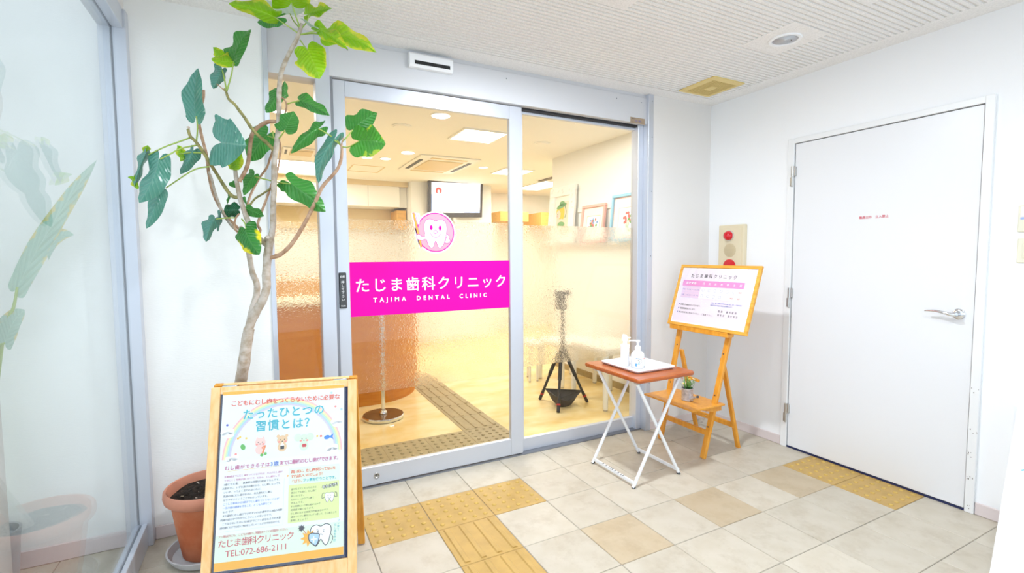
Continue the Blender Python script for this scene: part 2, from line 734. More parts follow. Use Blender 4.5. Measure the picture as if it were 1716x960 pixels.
leaf_mat('leaf_yellowed', (50, 132, 50), (110, 176, 90), (236, 224, 40), 0.34, 0.06, 0.3)
leaf_mat('leaf_pale', (206, 226, 212), (226, 240, 226), None, 0.3, 0, 0.3)  # pale reflection on the glossy upper side put into the colour
leaf_mat('leaf_heart', (70, 150, 48), (120, 190, 100), (170, 200, 60), 0.34, -0.04, 0.35)
leaf_mat('leaf_dark', (22, 92, 58), (90, 150, 110), None, 0.25, 0, 0.2)
leaf_mat('leaf_outside', (160, 192, 172), (196, 220, 200), (210, 196, 120), 0.3, 0.0, 0.2)  # paled in colour for the bright reflections of the glass before it
mat('alarm_beige', (228, 214, 182), 0.45)
mat('alarm_grille', (206, 190, 156), 0.6)
mat('alarm_red', (214, 8, 30), 0.18, coat=0.6)
mat('vent_yellow', (232, 208, 138), 0.5)
mat('vent_tan', (176, 150, 92), 0.7)  # darker yellow-brown behind the vent bars and for the grille dots
mat('switch_white', (250, 250, 250), 0.35)
mat('switch_ivory', (232, 228, 208), 0.4)
mat('switch_blue', (170, 190, 240), 0.4)
mat('bronze_tag', (176, 156, 134), 0.4, 0.3)
mat('ink_dark', (50, 46, 60), 0.6)
mat('ink_black', (26, 26, 34), 0.6)
mat('ink_red', (206, 40, 70), 0.6)
mat('ink_orange', (230, 92, 48), 0.5)
mat('ink_teal', (38, 176, 194), 0.5)
mat('ink_magenta', (190, 40, 120), 0.5)
mat('ink_blue', (60, 110, 200), 0.5)
mat('ink_violet', (90, 90, 190), 0.5)
mat('ink_sign_blue', (120, 196, 236), 0.5)
mat('paper', (240, 244, 246), 0.4)
mat('paper_pale_blue', (236, 243, 247), 0.4)
mat('paper_green', (226, 242, 220), 0.4)
mat('paper_lime', (226, 240, 160), 0.4)
mat('paper_orange', (248, 178, 12), 0.4)
mat('paper_lilac', (244, 232, 245), 0.35)
mat('paper_pink', (240, 150, 212), 0.4)
mat('paper_pale_pink', (240, 212, 236), 0.4)
mat('paper_white', (252, 252, 252), 0.4)
mat('rain_red', (250, 190, 190), 0.5)
mat('rain_yellow', (250, 240, 170), 0.5)
mat('rain_green', (200, 232, 190), 0.5)
mat('rain_blue', (180, 212, 244), 0.5)
mat('rain_violet', (212, 200, 240), 0.5)
mat('fur_pink', (246, 206, 196), 0.5)
mat('fur_tan', (234, 196, 150), 0.5)
mat('fur_pale', (216, 232, 208), 0.5)
mat('blush', (250, 150, 140), 0.5)
mat('fish_blue', (50, 130, 220), 0.5)
mat('leaf_print', (90, 180, 70), 0.5)
mat('carrot', (244, 130, 50), 0.5)
mat('navy', (36, 44, 84), 0.4)
mat('counter_wood', (216, 138, 40), 0.6, var=((6, 6, 40), 0.1), alt=(204, 120, 24), spec=0.15)
mat('counter_top', (250, 236, 200), 0.3)
mat('wood_panel', (240, 186, 100), 0.45, var=((10, 40, 40), 0.08))
mat('tan_splash', (232, 210, 164), 0.5)
mat('tv_grey', (112, 108, 106), 0.4)
mat('tv_bezel', (96, 92, 92), 0.3)
mat('screen_white', (250, 251, 255), 0.4, emit=1.0)
mat('screen_red', (230, 90, 80), 0.4, emit=0.5)
mat('screen_blue', (150, 176, 240), 0.4, emit=0.5)
mat('lamp_white', (255, 250, 238), 0.4, emit=6.0)
mat('lamp_warm', (255, 240, 200), 0.4, emit=5.0)
mat('hall_lamp_glow', (255, 253, 250), 0.4, emit=5.0)
mat('stand_black', (44, 42, 40), 0.5)
mat('stand_cloth', (66, 58, 48), 0.8)
mat('stand_red', (190, 40, 40), 0.5)
mat('pole_brown', (122, 92, 60), 0.18, 0.4)
mat('furniture_white', (250, 246, 232), 0.35)
mat('frame_pink', (244, 186, 172), 0.5)
mat('frame_blue', (160, 208, 230), 0.5)
mat('frame_ornate', (246, 244, 236), 0.5, bump=(70, 0.7, 0.006))
mat('mount_cream', (250, 244, 232), 0.6)
mat('paint_blond', (238, 204, 80), 0.6)
mat('paint_skin', (250, 216, 196), 0.6)
mat('paint_green', (130, 176, 120), 0.6)
mat('paint_peach', (250, 220, 196), 0.6)
mat('flower_red', (226, 120, 110), 0.6)
mat('flower_blue', (140, 176, 220), 0.6)
mat('flower_yellow', (240, 206, 84), 0.6)
mat('flower_white', (250, 250, 238), 0.6)
mat('sprig_green', (110, 172, 80), 0.6)
mat('sprig_pale', (196, 222, 160), 0.6)
mat('post_beige', (212, 206, 200), 0.6)
mat('sign_white', (246, 248, 252), 0.3)

# ================================================================== THE SETTING
CEIL = 2.416
XR = 2.40           # right wall
YB = 0.54           # front face of the wall that holds the sliding door

# ---- floor: grey bed, ivory tiles in a 30 cm grid, yellow tactile tiles
floor = MB().box((-3.6, -4.2, -0.06), (2.55, 0.66, -0.004), 'grout').obj('floor')
tag(floor, 'ivory tiled floor of the entrance hall with grey joints', 'floor', None, 'structure')


def tile_mesh(name, m, studs=None):
    b = MB()
    b.box((0.0015, 0.0015, -0.012), (0.2985, 0.2985, 0.0), m, 0.002)
    if studs == 'dots':
        for i in range(5):
            for j in range(5):
                c = (0.038 + 0.056 * i, 0.038 + 0.056 * j, -0.001)
                b.lathe(c, [(0.0125, 0), (0.0115, 0.003), (0.008, 0.0055), (0.0, 0.006)], 'tactile_stud', 8)
    if studs == 'bars':
        for i in range(4):
            x = 0.0375 + 0.075 * i
            b.prism([(x - 0.014, 0.0), (x + 0.014, 0.0), (x + 0.0095, 0.005), (x - 0.0095, 0.005)], 0.014, 0.286, m, 'y')
    return b.mesh(name)


T_IV = tile_mesh('tile', 'tile_ivory')
T_SA = tile_mesh('tile', 'tile_sand')
T_DOT = tile_mesh('tactile_tile', 'tactile_yellow', 'dots')
T_BAR = tile_mesh('tactile_tile', 'tactile_yellow', 'bars')
rng = random.Random(4)
SAND = {(4, 1), (2, 1), (6, 1), (0, 5), (3, 6), (-3, 2)}
for j in range(-2, 9):
    for i in range(-9, 8):
        if j == -2 and i > 7:
            continue
        me, nm = T_IV, 'tile'
        if (i, j) in SAND:
            me = T_SA
        if j == -1 and i in (-1, 0, 1):
            me, nm = T_DOT, 'tactile_tile'
        if i == 0 and j >= 0:
            me, nm = T_BAR, 'tactile_tile'
        if i == 7 and j in (1, 2):
            me, nm = T_DOT, 'tactile_tile'
        o = bpy.data.objects.new(nm, me)
        C.objects.link(o)
        o.location = (0.3 * i, -0.3 * (j + 1), rng.uniform(-0.0006, 0.0004))
        o.parent = floor

# ---- ceiling of the hall: grooved acoustic board with flat borders
b = MB()
b.box((-1.26, -4.0, CEIL + 0.0065), (2.55, 0.66, CEIL + 0.07), 'ceiling_groove')
ceiling = struct('ceiling', b, 'pale grey grooved acoustic board ceiling of the entrance hall', 'ceiling')
b = MB()
b.box((-1.26, 0.425, CEIL), (2.42, 0.66, CEIL + 0.012), 'ceiling_board')
b.box((2.268, -4.0, CEIL), (2.42, 0.425, CEIL + 0.012), 'ceiling_board')
b.box((-1.26, -4.0, CEIL), (-1.10, 0.425, CEIL + 0.012), 'ceiling_board')
b.obj('flat_border', ceiling)
b = MB()
y = 0.418
while y > -3.95:
    b.prism([(y, CEIL + 0.012), (y - 0.0215, CEIL + 0.012), (y - 0.0185, CEIL), (y - 0.003, CEIL)], -1.10, 2.268, 'ceiling_board', 'x')
    y -= 0.029
o = b.obj('ceiling_ribs', ceiling)
o['kind'] = 'stuff'
for (px, py) in ((1.80, -0.445), (0.69, -0.45), (1.80, -1.9), (0.75, -1.9), (-0.5, -1.2), (1.66, -0.99)):
    MB().box((px - 0.145, py - 0.145, CEIL - 0.0012), (px + 0.145, py + 0.145, CEIL + 0.011), 'ceiling_board').obj('flat_patch', ceiling)

# ---- walls of the hall
b = MB().box((-1.262, YB, 0), (-0.655, 0.68, CEIL + 0.05), 'wall_paper')
struct('wall_back', b, 'white wallpapered wall behind the tall potted plant', 'wall')
b = MB().box((1.812, YB, 0), (XR + 0.01, 0.68, CEIL + 0.05), 'wall_end')
struct('wall_corner', b, 'narrow off-white wall between sliding door and right corner', 'wall')
b = MB()
b.box((XR, -0.098, 0), (XR + 0.14, 0.68, CEIL + 0.05), 'wall_white')
b.box((XR, -4.0, 0), (XR + 0.14, -1.098, CEIL + 0.05), 'wall_white')
b.box((XR, -1.098, 2.03), (XR + 0.14, -0.098, CEIL + 0.05), 'wall_white')
struct('wall_right', b, 'bluish white right wall with a flush white door', 'wall')
b = MB().box((-3.6, YB, 0), (-1.262, 0.68, 3.3), 'wall_paper')
struct('wall_outside', b, 'white wall seen through the left glass wall', 'wall')
b = MB().box((-1.262, -4.0, 2.33), (-1.178, YB, CEIL + 0.05), 'wall_end')
struct('wall_left', b, 'grey bulkhead above the left glass wall', 'wall')
b = MB().box((-1.74, 0.24, 0), (-1.585, 0.36, 2.70), 'post_beige', 0.004)
struct('column', b, 'beige square column beyond the glass at the left edge', 'column')

# ---- skirting
for nm, lo, hi, lab in (('baseboard_back', (-1.166, YB - 0.008, 0), (-0.657, YB, 0.062), 'pinkish grey skirting of the wall behind the potted plant'),
                        ('baseboard_corner', (1.814, YB - 0.008, 0), (XR - 0.006, YB, 0.062), 'pinkish grey skirting of the narrow wall beside the sliding door'),
                        ('baseboard_right', (XR - 0.008, -0.090, 0), (XR, YB - 0.008, 0.062), 'pinkish grey skirting between corner and white door'),
                        ('baseboard_front', (XR - 0.008, -4.0, 0), (XR, -1.102, 0.062), 'pinkish grey skirting right of the white door'),
                        ('baseboard_outside', (-3.6, YB - 0.008, 0), (-1.262, YB, 0.075), 'lilac grey skirting seen through the left glass wall')):
    struct(nm, MB().box(lo, hi, 'baseboard', 0.003), lab, 'skirting')

# ---- left glass wall
win = thing('window_1', (-1.21, -1.7, 0), 'floor-to-ceiling left glass wall in an aluminium frame', 'window', None, 'structure')
b = MB()
b.box((-1.205, -4.0, 0), (-1.185, 0.492, 0.105), 'aluminium', 0.002)
b.box((-1.232, -4.0, 0), (-1.213, 0.492, 0.105), 'aluminium', 0.002)
b.box((-1.213, -4.0, 0), (-1.205, 0.492, 0.088), 'aluminium_dark')
b.obj('bottom_rail', win)
b = MB()
b.box((-1.213, 0.488, 0), (-1.166, YB, 2.33), 'aluminium', 0.002)
b.box((-1.262, 0.488, 0), (-1.221, YB, 2.33), 'aluminium', 0.002)
b.box((-1.221, 0.498, 0), (-1.213, YB, 2.33), 'gasket_gap')
b.obj('jamb', win)
b = MB()
b.box((-1.213, -4.0, 2.25), (-1.175, 0.488, 2.335), 'aluminium', 0.002)
b.box((-1.262, -4.0, 2.25), (-1.221, 0.488, 2.335), 'aluminium', 0.002)
b.box((-1.221, -4.0, 2.262), (-1.213, 0.488, 2.335), 'aluminium_dark')
b.obj('top_rail', win)
MB().box((-1.2135, -4.0, 0.07), (-1.2055, 0.50, 2.27), 'side_glass').obj('glass_pane', win)

# ---- sliding door front: header, jambs, post
b = MB()
b.box((-0.416, 0.556, 2.212), (1.770, 0.66, 2.394), 'aluminium_dull', 0.002)
b.box((-0.416, 0.563, 2.394), (1.770, 0.66, CEIL + 0.004), 'aluminium_dull')
b.box((0.78, 0.60, 2.196), (1.765, 0.66, 2.214), 'gasket_gap')  # dark strip painted in for the shade of the gap under the header
for sx in (-0.26, 0.66, 1.50, 1.72):
    b.lathe((sx, 0.556, 2.355), [(0.004, 0), (0.0035, 0.0018), (0, 0.002)], 'aluminium_dark', 8, 'y')
trim = struct('trim_1', b, 'grey aluminium header box above the sliding door', 'door header')
b = MB()
b.box((-0.655, 0.532, 0), (-0.632, 0.66, CEIL), 'aluminium', 0.002)
struct('trim_2', b, 'slim aluminium jamb left of the narrow sidelight', 'door frame')
b = MB()
b.box((-0.420, 0.555, 0), (-0.350, 0.66, CEIL), 'aluminium', 0.002)
b.box((-0.350, 0.572, 0), (-0.336, 0.66, 2.212), 'aluminium_dark')
b.box((-0.632, 0.56, 2.185), (-0.418, 0.66, CEIL), 'aluminium_dull', 0.002)
b.box((-0.632, 0.57, 0), (-0.418, 0.66, 0.09), 'aluminium', 0.002)
struct('trim_3', b, 'aluminium post and rails around the narrow sidelight', 'door frame')
b = MB()
b.box((1.768, 0.532, 0), (1.814, 0.66, CEIL), 'aluminium', 0.002)
b.box((1.722, 0.585, 0), (1.768, 0.66, 2.212), 'aluminium', 0.002)
for z in (0.35, 0.82, 1.28, 1.74, 2.12, 2.37):
    b.lathe((1.800, 0.532, z), [(0.0035, 0), (0.003, 0.0015), (0, 0.0018)], 'aluminium_dark', 8, 'y')
struct('trim_4', b, 'aluminium jamb right of the sliding door with small screws', 'door frame')
b = MB().box((-0.42, 0.575, -0.003), (1.77, 0.66, 0.006), 'aluminium_dark')
struct('trim_5', b, 'dark metal threshold track under the sliding door', 'threshold')

# narrow sidelight
sl = thing('window_2', (-0.525, 0.61, 0), 'narrow sidelight pane left of the sliding door', 'window', None, 'structure')
MB().box((-0.634, 0.608, 0.08), (-0.416, 0.614, 2.195), 'clear_glass').obj('glass_pane', sl)
MB().box((-0.632, 0.6155, 0.09), (-0.418, 0.6172, 1.47), 'frosted_film').obj('frosted_film', sl)

# fixed right pane
fp = thing('window_3', (1.26, 0.63, 0), 'fixed glass pane right of the sliding leaf', 'window', None, 'structure')
b = MB()
b.box((0.755, 0.618, 0.006), (1.724, 0.65, 0.088), 'aluminium', 0.002)
b.box((0.755, 0.618, 0.088), (0.802, 0.65, 2.196), 'aluminium', 0.002)
b.box((0.755, 0.622, 2.18), (1.724, 0.645, 2.196), 'aluminium')
b.obj('pane_frame', fp)
MB().box((0.800, 0.629, 0.08), (1.724, 0.635, 2.19), 'clear_glass').obj('glass_pane', fp)
MB().box((0.802, 0.6365, 0.56), (1.722, 0.6382, 1.485), 'frosted_film').obj('frosted_film', fp)

# sliding leaf
sd = thing('door_1', (0.22, 0.595, 0), 'glass sliding door leaf with a magenta clinic band', 'door', None, 'structure')
MB().box((-0.335, 0.583, 0.012), (-0.274, 0.614, 2.207), 'aluminium', 0.002).obj('stile', sd)
MB().box((0.691, 0.583, 0.012), (0.778, 0.614, 2.207), 'aluminium', 0.002).obj('stile', sd)
MB().box((-0.274, 0.584, 0.012), (0.691, 0.613, 0.116), 'aluminium', 0.002).obj('rail', sd)
MB().box((-0.274, 0.584, 2.126), (0.691, 0.613, 2.207), 'aluminium', 0.002).obj('rail', sd)
MB().box((-0.276, 0.6005, 0.11), (0.693, 0.6065, 2.13), 'clear_glass').obj('glass_pane', sd)
MB().box((-0.274, 0.608, 0.532), (0.691, 0.6097, 1.492), 'frosted_film').obj('frosted_film', sd)
b = MB()
b.lathe((-0.159, 0.584, 0.062), [(0.017, 0), (0.017, 0.003), (0.012, 0.004), (0.012, 0.0025), (0, 0.0025)], 'steel', 20, 'y')
b.box((-0.1605, 0.5805, 0.056), (-0.1575, 0.583, 0.068), 'black')
o = b.obj('floor_lock', sd)
o['label'] = 'round steel floor lock'
b = MB().box((-0.331, 0.574, 1.013), (-0.293, 0.584, 1.205), 'rubber_dark', 0.004)
pp = b.obj('push_plate', sd)
pp['label'] = 'dark grey push plate with white writing'
MF = frame_m((-0.312, 0.5735, 0), (1, 0, 0), (0, 0, 1))
text('自動', 0.014, 'white_print', pp, off(MF, 0, 1.178), align='CENTER')
for k, ch in enumerate('押して下さい'):
    text(ch, 0.017, 'white_print', pp, off(MF, 0, 1.147 - 0.0185 * k), align='CENTER')
text('PUSH', 0.0095, 'white_print', pp, off(MF, 0, 1.024), align='CENTER', bold=0.01)
# magenta band with the clinic's name
band = MB().box((-0.273, 0.5990, 0.962), (0.691, 0.6003, 1.259), 'magenta').obj('magenta_band', sd)
band['label'] = 'magenta band with white lettering'
MB_ = frame_m((0.2125, 0.5985, 0), (1, 0, 0), (0, 0, 1))
text('たじま歯科クリニック', 0.083, 'white_print', band, off(MB_, 0, 1.100), width=0.905, align='CENTER', bold=0.010)
text('TAJIMA  DENTAL  CLINIC', 0.034, 'white_print', band, off(MB_, -0.02, 1.037), width=0.685, align='CENTER', bold=0.022)
# tooth emblem (units: 300 = ring radius)
k_ = 0.1135 / 300
ME = frame_m((0.214, 0.5997, 1.426), (1, 0, 0), (0, 0, 1)) @ Matrix.Scale(k_, 4)
e = MB(ME)


def em(pts):
    return [(x - 678, 475 - y) for x, y in pts]


brush_outline = catmull(em([(312, 195), (335, 172), (360, 190), (470, 690), (450, 722), (425, 712)]), 3, True)
e.ellipse((0, 0), 322, 322, 'white_print', 0, 56)
e.stroke(em([(335, 190), (448, 700)]), 62, 'white_print', 0)
e.flat(em([(350, 190), (425, 190), (455, 350), (385, 350)]), 'white_print', 0.1)
e.ellipse((0, 0), 292, 292, 'pink_print', 0.4, 56)
e.ring((0, 0), 292, 17, 'pink_line', 0.8, 64)
bristles = em([(366, 204), (412, 204), (403, 228), (420, 240), (410, 262), (428, 276), (416, 300), (434, 318), (426, 345), (444, 348), (398, 360)])
e.flat(bristles, 'white_print', 1.2)
e.stroke(bristles, 6, 'pink_line', 1.6, True)
e.stroke(em([(398, 362), (404, 400)]), 14, 'pink_line', 1.5)
e.stroke(em([(335, 188), (449, 702)]), 34, 'pink_line', 1.8)
e.stroke(em([(336, 192), (448, 698)]), 27, 'orange_print', 2.2)
arm = catmull(em([(530, 530), (480, 545), (440, 525), (405, 505), (380, 530), (385, 575), (420, 590), (480, 590), (535, 560)]), 4, True)
tooth = catmull(em([(678, 300), (740, 282), (810, 290), (850, 340), (860, 420), (850, 500), (830, 590), (795, 670), (750, 712), (715, 700), (695, 650), (675, 605),
                    (655, 650), (640, 695), (605, 712), (565, 680), (535, 600), (510, 520), (495, 420), (500, 350), (530, 290), (590, 275), (640, 285)]), 4, True)
hand = catmull(em([(850, 500), (885, 520), (890, 565), (910, 590), (895, 625), (850, 640), (825, 620), (840, 570)]), 4, True)
for j, sh in enumerate((tooth, arm, hand)):
    e.flat(sh, 'white_print', 2.6 + 0.8 * j)
    e.stroke(sh, 7, 'pink_line', 3.0 + 0.8 * j, True)
e.flat(em([(505, 500), (545, 500), (550, 580), (512, 580)]), 'white_print', 5.2)
e.ellipse(em([(608, 403)])[0], 21, 38, 'magenta', 5.6)
e.ellipse(em([(748, 407)])[0], 21, 38, 'magenta', 5.6)
e.ring(em([(673, 468)])[0], 26, 8, 'pink_line', 5.6, 24)
e.stroke(catmull(em([(594, 480), (615, 525), (675, 548), (730, 530), (756, 486)]), 5), 7, 'pink_line', 5.6)
e.stroke(catmull(em([(828, 610), (838, 570), (850, 540)]), 4), 10, 'pink_line', 5.6)
o = e.obj('tooth_emblem', sd)
o['label'] = 'round pink emblem of a smiling tooth with a brush'

# header fittings
s = thing('door_sensor', (0.182, 0.556, 2.318), 'white motion sensor with a dark slot on the door header', 'sensor')
b = MB()
b.prism([(0.556, 2.318), (0.556, 2.396), (0.532, 2.396), (0.520, 2.385), (0.520, 2.330), (0.528, 2.318)], 0.058, 0.306, 'plastic_white', 'x')
smooth_fix(b.obj('housing', s))
MB().box((0.085, 0.5185, 2.333), (0.288, 0.524, 2.352), 'black').obj('sensor_window', s)
b = MB().box((1.622, 0.5535, 2.206), (1.750, 0.5562, 2.246), 'bronze_tag')
tg = b.obj('maker_plate', None, (1.686, 0.555, 2.206))
tag(tg, 'small bronze maker plate at the right end of door header', 'plate')
MT = frame_m((1.63, 0.553, 2.206), (1, 0, 0), (0, 0, 1))
text('自動ドア', 0.009, 'ink_dark', tg, off(MT, 0.0, 0.028))
text('安全・確実', 0.012, 'ink_violet', tg, off(MT, 0.028, 0.013))
text('TEL', 0.007, 'ink_dark', tg, off(MT, 0.004, 0.004))

# ---- white door in the right wall
wd = thing('door_2', (XR, -0.6, 0), 'plain white hinged door in the right wall', 'door', None, 'structure')
b = MB()
b.box((2.385, -0.134, 0), (2.50, -0.092, 2.030), 'door_frame', 0.002)
b.box((2.385, -1.100, 0), (2.50, -1.064, 2.030), 'door_frame', 0.002)
b.box((2.385, -1.064, 1.997), (2.50, -0.134, 2.030), 'door_frame', 0.002)
fr = b.obj('door_casing', wd)
b = MB()
b.box((2.41, -1.064, 0), (2.45, -0.134, 2.0), 'chip')
b.box((2.392, -1.066, 0.0), (2.46, -0.134, 0.010), 'navy')
b.obj('door_rebate', wd)
b = MB()
rr = random.Random(9)
for z in (0.02, 0.16, 0.165, 0.28, 0.29, 0.4, 0.6):
    for q in range(3):
        zz, yy = z + rr.uniform(0, .03), -1.066 - rr.uniform(0, 0.03)
        s_ = rr.uniform(0.0015, 0.004)
        b.box((2.3843, yy - s_, zz), (2.3853, yy, zz + s_ * rr.uniform(.6, 2.2)), 'chip')
b.obj('paint_chips', wd)
leaf = MB().box((2.394, -1.0595, 0.012), (2.432, -0.139, 1.9925), 'door_white', 0.0015).obj('door_leaf', wd)
for z in (1.79, 1.005, 0.236):
    b = MB()
    b.tube([(2.378, -0.133, z - 0.004), (2.378, -0.133, z + 0.062)], 0.0105, 'steel', 12)
    b.tube([(2.380, -0.129, z - 0.066), (2.380, -0.129, z - 0.004)], 0.0065, 'steel', 10)
    b.box((2.376, -0.150, z), (2.394, -0.133, z + 0.058), 'steel', 0.002)
    b.box((2.380, -0.133, z - 0.064), (2.388, -0.112, z - 0.006), 'steel', 0.002)
    smooth_fix(b.obj('hinge', wd))
b = MB()
b.lathe((2.394, -1.003, 0.983), [(0.027, 0), (0.027, 0.004), (0.022, 0.008), (0.012, 0.010), (0.010, 0.04), (0, 0.041)], 'chrome', 24, 'x')
pts = catmull([(2.352, -1.006, 0.982), (2.346, -0.985, 0.983), (2.345, -0.955, 0.990), (2.346, -0.925, 0.9945), (2.348, -0.895, 0.993), (2.349, -0.880, 0.991)], 4)
n_ = len(pts)
b.tube(pts, [0.0125 * (1 - 0.72 * (i / (n_ - 1)) ** 0.8) for i in range(n_)], 'chrome', 10)
o = smooth_fix(b.obj('lever_handle', wd))
o['label'] = 'chrome lever handle on a round rose'
MD = frame_m((2.3935, -0.528, 1.487), (0, -1, 0), (0, 0, 1))
text('職員以外　立入禁止', 0.0175, 'ink_red', leaf, off(MD, 0, 0), width=0.150, bold=0.012)

# ---- things on the right wall
al = thing('fire_alarm', (2.40, 0.31, 1.10), 'beige fire alarm box with red lamp behind the easel notice board', 'alarm')
b = MB()
b.box((2.362, 0.203, 1.06), (2.40, 0.418, 1.502), 'alarm_beige', 0.004)
b.obj('alarm_box', al)
MB().box((2.357, 0.222, 1.075), (2.363, 0.405, 1.485), 'alarm_beige', 0.003).obj('alarm_door', al)
b = MB()
b.lathe((2.357, 0.318, 1.424), [(0.040, 0), (0.040, 0.006), (0.037, 0.012)], 'chrome', 28, 'x')
b.lathe((2.352, 0.318, 1.424), [(0.035, 0), (0.034, 0.016), (0.028, 0.030), (0.015, 0.039), (0, 0.042)], 'alarm_red', 28, 'x')
o = smooth_fix(b.obj('red_lamp', al))
o['label'] = 'domed red signal lamp'
b = MB()
b.lathe((2.357, 0.313, 1.318), [(0.050, 0), (0.050, 0.0025), (0.046, 0.004), (0, 0.004)], 'alarm_grille', 32, 'x')
for i in range(-5, 6):
    for j in range(-5, 6):
        if i * i + j * j <= 26:
            b.box((2.3524, 0.313 + i * 0.008 - 0.0012, 1.318 + j * 0.008 - 0.0012), (2.3532, 0.313 + i * 0.008 + 0.0012, 1.318 + j * 0.008 + 0.0012), 'vent_tan')
smooth_fix(b.obj('speaker_grille', al))
b = MB()
b.lathe((2.357, 0.313, 1.200), [(0.052, 0), (0.052, 0.006), (0.046, 0.009), (0, 0.009)], 'alarm_red', 32, 'x')
smooth_fix(b.obj('call_button', al))

sw = thing('wall_switch', (2.40, -1.235, 1.38), 'upper switch plate at the right edge, white over ivory', 'switch')
MB().box((2.391, -1.275, 1.380), (2.40, -1.197, 1.502), 'switch_ivory', 0.003).obj('plate', sw)
MB().box((2.388, -1.262, 1.448), (2.393, -1.206, 1.496), 'switch_white', 0.002).obj('rocker', sw)
MB().box((2.388, -1.262, 1.438), (2.392, -1.206, 1.447), 'switch_blue', 0.001).obj('indicator', sw)
sw = thing('wall_switch', (2.40, -1.24, 1.24), 'lower plain ivory switch plate at the right edge', 'switch')
MB().box((2.391, -1.280, 1.240), (2.40, -1.200, 1.352), 'switch_ivory', 0.003).obj('plate', sw)
MB().box((2.389, -1.262, 1.262), (2.392, -1.218, 1.330), 'switch_ivory', 0.002).obj('rocker', sw)

# ---- ceiling fittings of the hall
dl = thing('downlight', (1.80, -0.445, CEIL), 'unlit white downlight in a flat square of the grooved ceiling', 'ceiling light')
b = MB()
prof = [(0.060, 0.030), (0.060, -0.002), (0.063, -0.006), (0.077, -0.006), (0.080, -0.001), (0.080, 0.004)]
b.lathe((1.80, -0.445, CEIL - 0.001), prof, 'plastic_white', 36)
smooth_fix(b.obj('ring', dl))
b = MB().lathe((1.80, -0.445, CEIL - 0.0035), [(0.060, 0.0), (0.045, 0.0015), (0.0, 0.002)], 'plastic_white', 28)
b.lathe((1.83, -0.46, CEIL - 0.005), [(0.003, 0), (0.003, 0.003), (0, 0.003)], 'chip', 8)
b.obj('reflector', dl)
for (x, y, lab) in ((0.62, -0.43, 'lit downlight just above the top edge, before the sliding door'),
                    (0.75, -1.9, 'added unseen lit downlight in the hall ceiling behind the camera'),
                    (-0.5, -1.2, 'added unseen lit downlight in the hall ceiling near the left glass wall')):  # the last two are unseen, added to light the hall
    dl = thing('downlight', (x, y, CEIL), lab, 'ceiling light')
    b = MB().lathe((x, y, CEIL - 0.001), prof, 'plastic_white', 36)
    smooth_fix(b.obj('ring', dl))
    MB().lathe((x, y, CEIL - 0.0035), [(0.060, 0.0), (0.0, 0.001)], 'hall_lamp_glow', 28).obj('diffuser', dl)
v = thing('ceiling_vent', (2.04, 0.235, CEIL), 'yellowed square ceiling vent in the corner above the easel', 'vent')
b = MB()
x0, x1, y0, y1 = 1.897, 2.183, 0.085, 0.385
for a_, c_ in (((x0, y0), (x1, y0 + .045)), ((x0, y1 - .022), (x1, y1)), ((x0, y0 + .045), (x0 + .045, y1 - .022)), ((x1 - .022, y0 + .045), (x1, y1 - .022))):
    b.box((*a_, CEIL - 0.008), (*c_, CEIL + 0.002), 'vent_yellow', 0.002)
b.obj('vent_frame', v)
b = MB()
ix0, ix1, iy0, iy1 = x0 + .045, x1 - .022, y0 + .045, y1 - .022
b.box((ix0, iy0, CEIL - 0.002), (ix1, iy1, CEIL + 0.004), 'vent_tan')
for i in range(22):
    t = iy0 + (iy1 - iy0) * (i + .5) / 22
    b.box((ix0, t - 0.0015, CEIL - 0.006), (ix1, t + 0.0015, CEIL - 0.002), 'vent_yellow')
for i in range(10):
    t = ix0 + (ix1 - ix0) * (i + .5) / 10
    b.box((t - 0.001, iy0, CEIL - 0.0055), (t + 0.001, iy1, CEIL - 0.002), 'vent_yellow')
b.obj('vent_grille', v)
cx, cy = (ix0 + ix1) / 2, (iy0 + iy1) / 2
MB().box((cx - .03, cy - .035, CEIL - 0.010), (cx + .03, cy + .035, CEIL - 0.004), 'vent_yellow', 0.003).obj('vent_boss', v)

# ================================================================== POTTED PLANT
PC = Vector((-0.932, 0.310, 0))
sc = MB().lathe(PC, [(0.115, 0.0), (0.145, 0.010), (0.161, 0.038), (0.163, 0.043), (0.156, 0.043), (0.140, 0.016), (0.0, 0.012)], 'saucer_grey', 40).obj('plant_saucer', None, PC)
smooth_fix(sc)
tag(sc, 'grey plastic saucer under the terracotta plant pot', 'saucer')
plant = thing('potted_ficus', PC + Vector((0, 0, 0.013)), 'tall branching plant with big heart leaves in a terracotta pot', 'potted plant')
b = MB().lathe(PC, [(0.096, 0.013), (0.104, 0.020), (0.123, 0.14), (0.137, 0.25), (0.140, 0.262)], 'terracotta', 40)
smooth_fix(b.obj('pot', plant))
b = MB().lathe(PC, [(0.137, 0.252), (0.150, 0.258), (0.160, 0.268), (0.164, 0.285), (0.162, 0.306), (0.157, 0.312), (0.151, 0.310), (0.144, 0.295), (0.132, 0.24)], 'terracotta_rim', 40)
smooth_fix(b.obj('pot_rim', plant))
b = MB()
rr = random.Random(3)
nr = 10
vs, fs = [PC + Vector((0, 0, 0.282))], []
for i in range(1, nr + 1):
    for k in range(28):
        a = 2 * PI * k / 28
        r = 0.141 * i / nr
        vs.append(PC + Vector((r * math.cos(a), r * math.sin(a), 0.275 + 0.012 * (1 - i / nr) + rr.uniform(-.006, .008))))
for k in range(28):
    fs.append([0, 1 + k, 1 + (k + 1) % 28])
for i in range(nr - 1):
    for k in range(28):
        p, q = 1 + i * 28 + k, 1 + i * 28 + (k + 1) % 28
        fs.append([p, p + 28, q + 28, q])
b.add(vs, fs, 'soil')
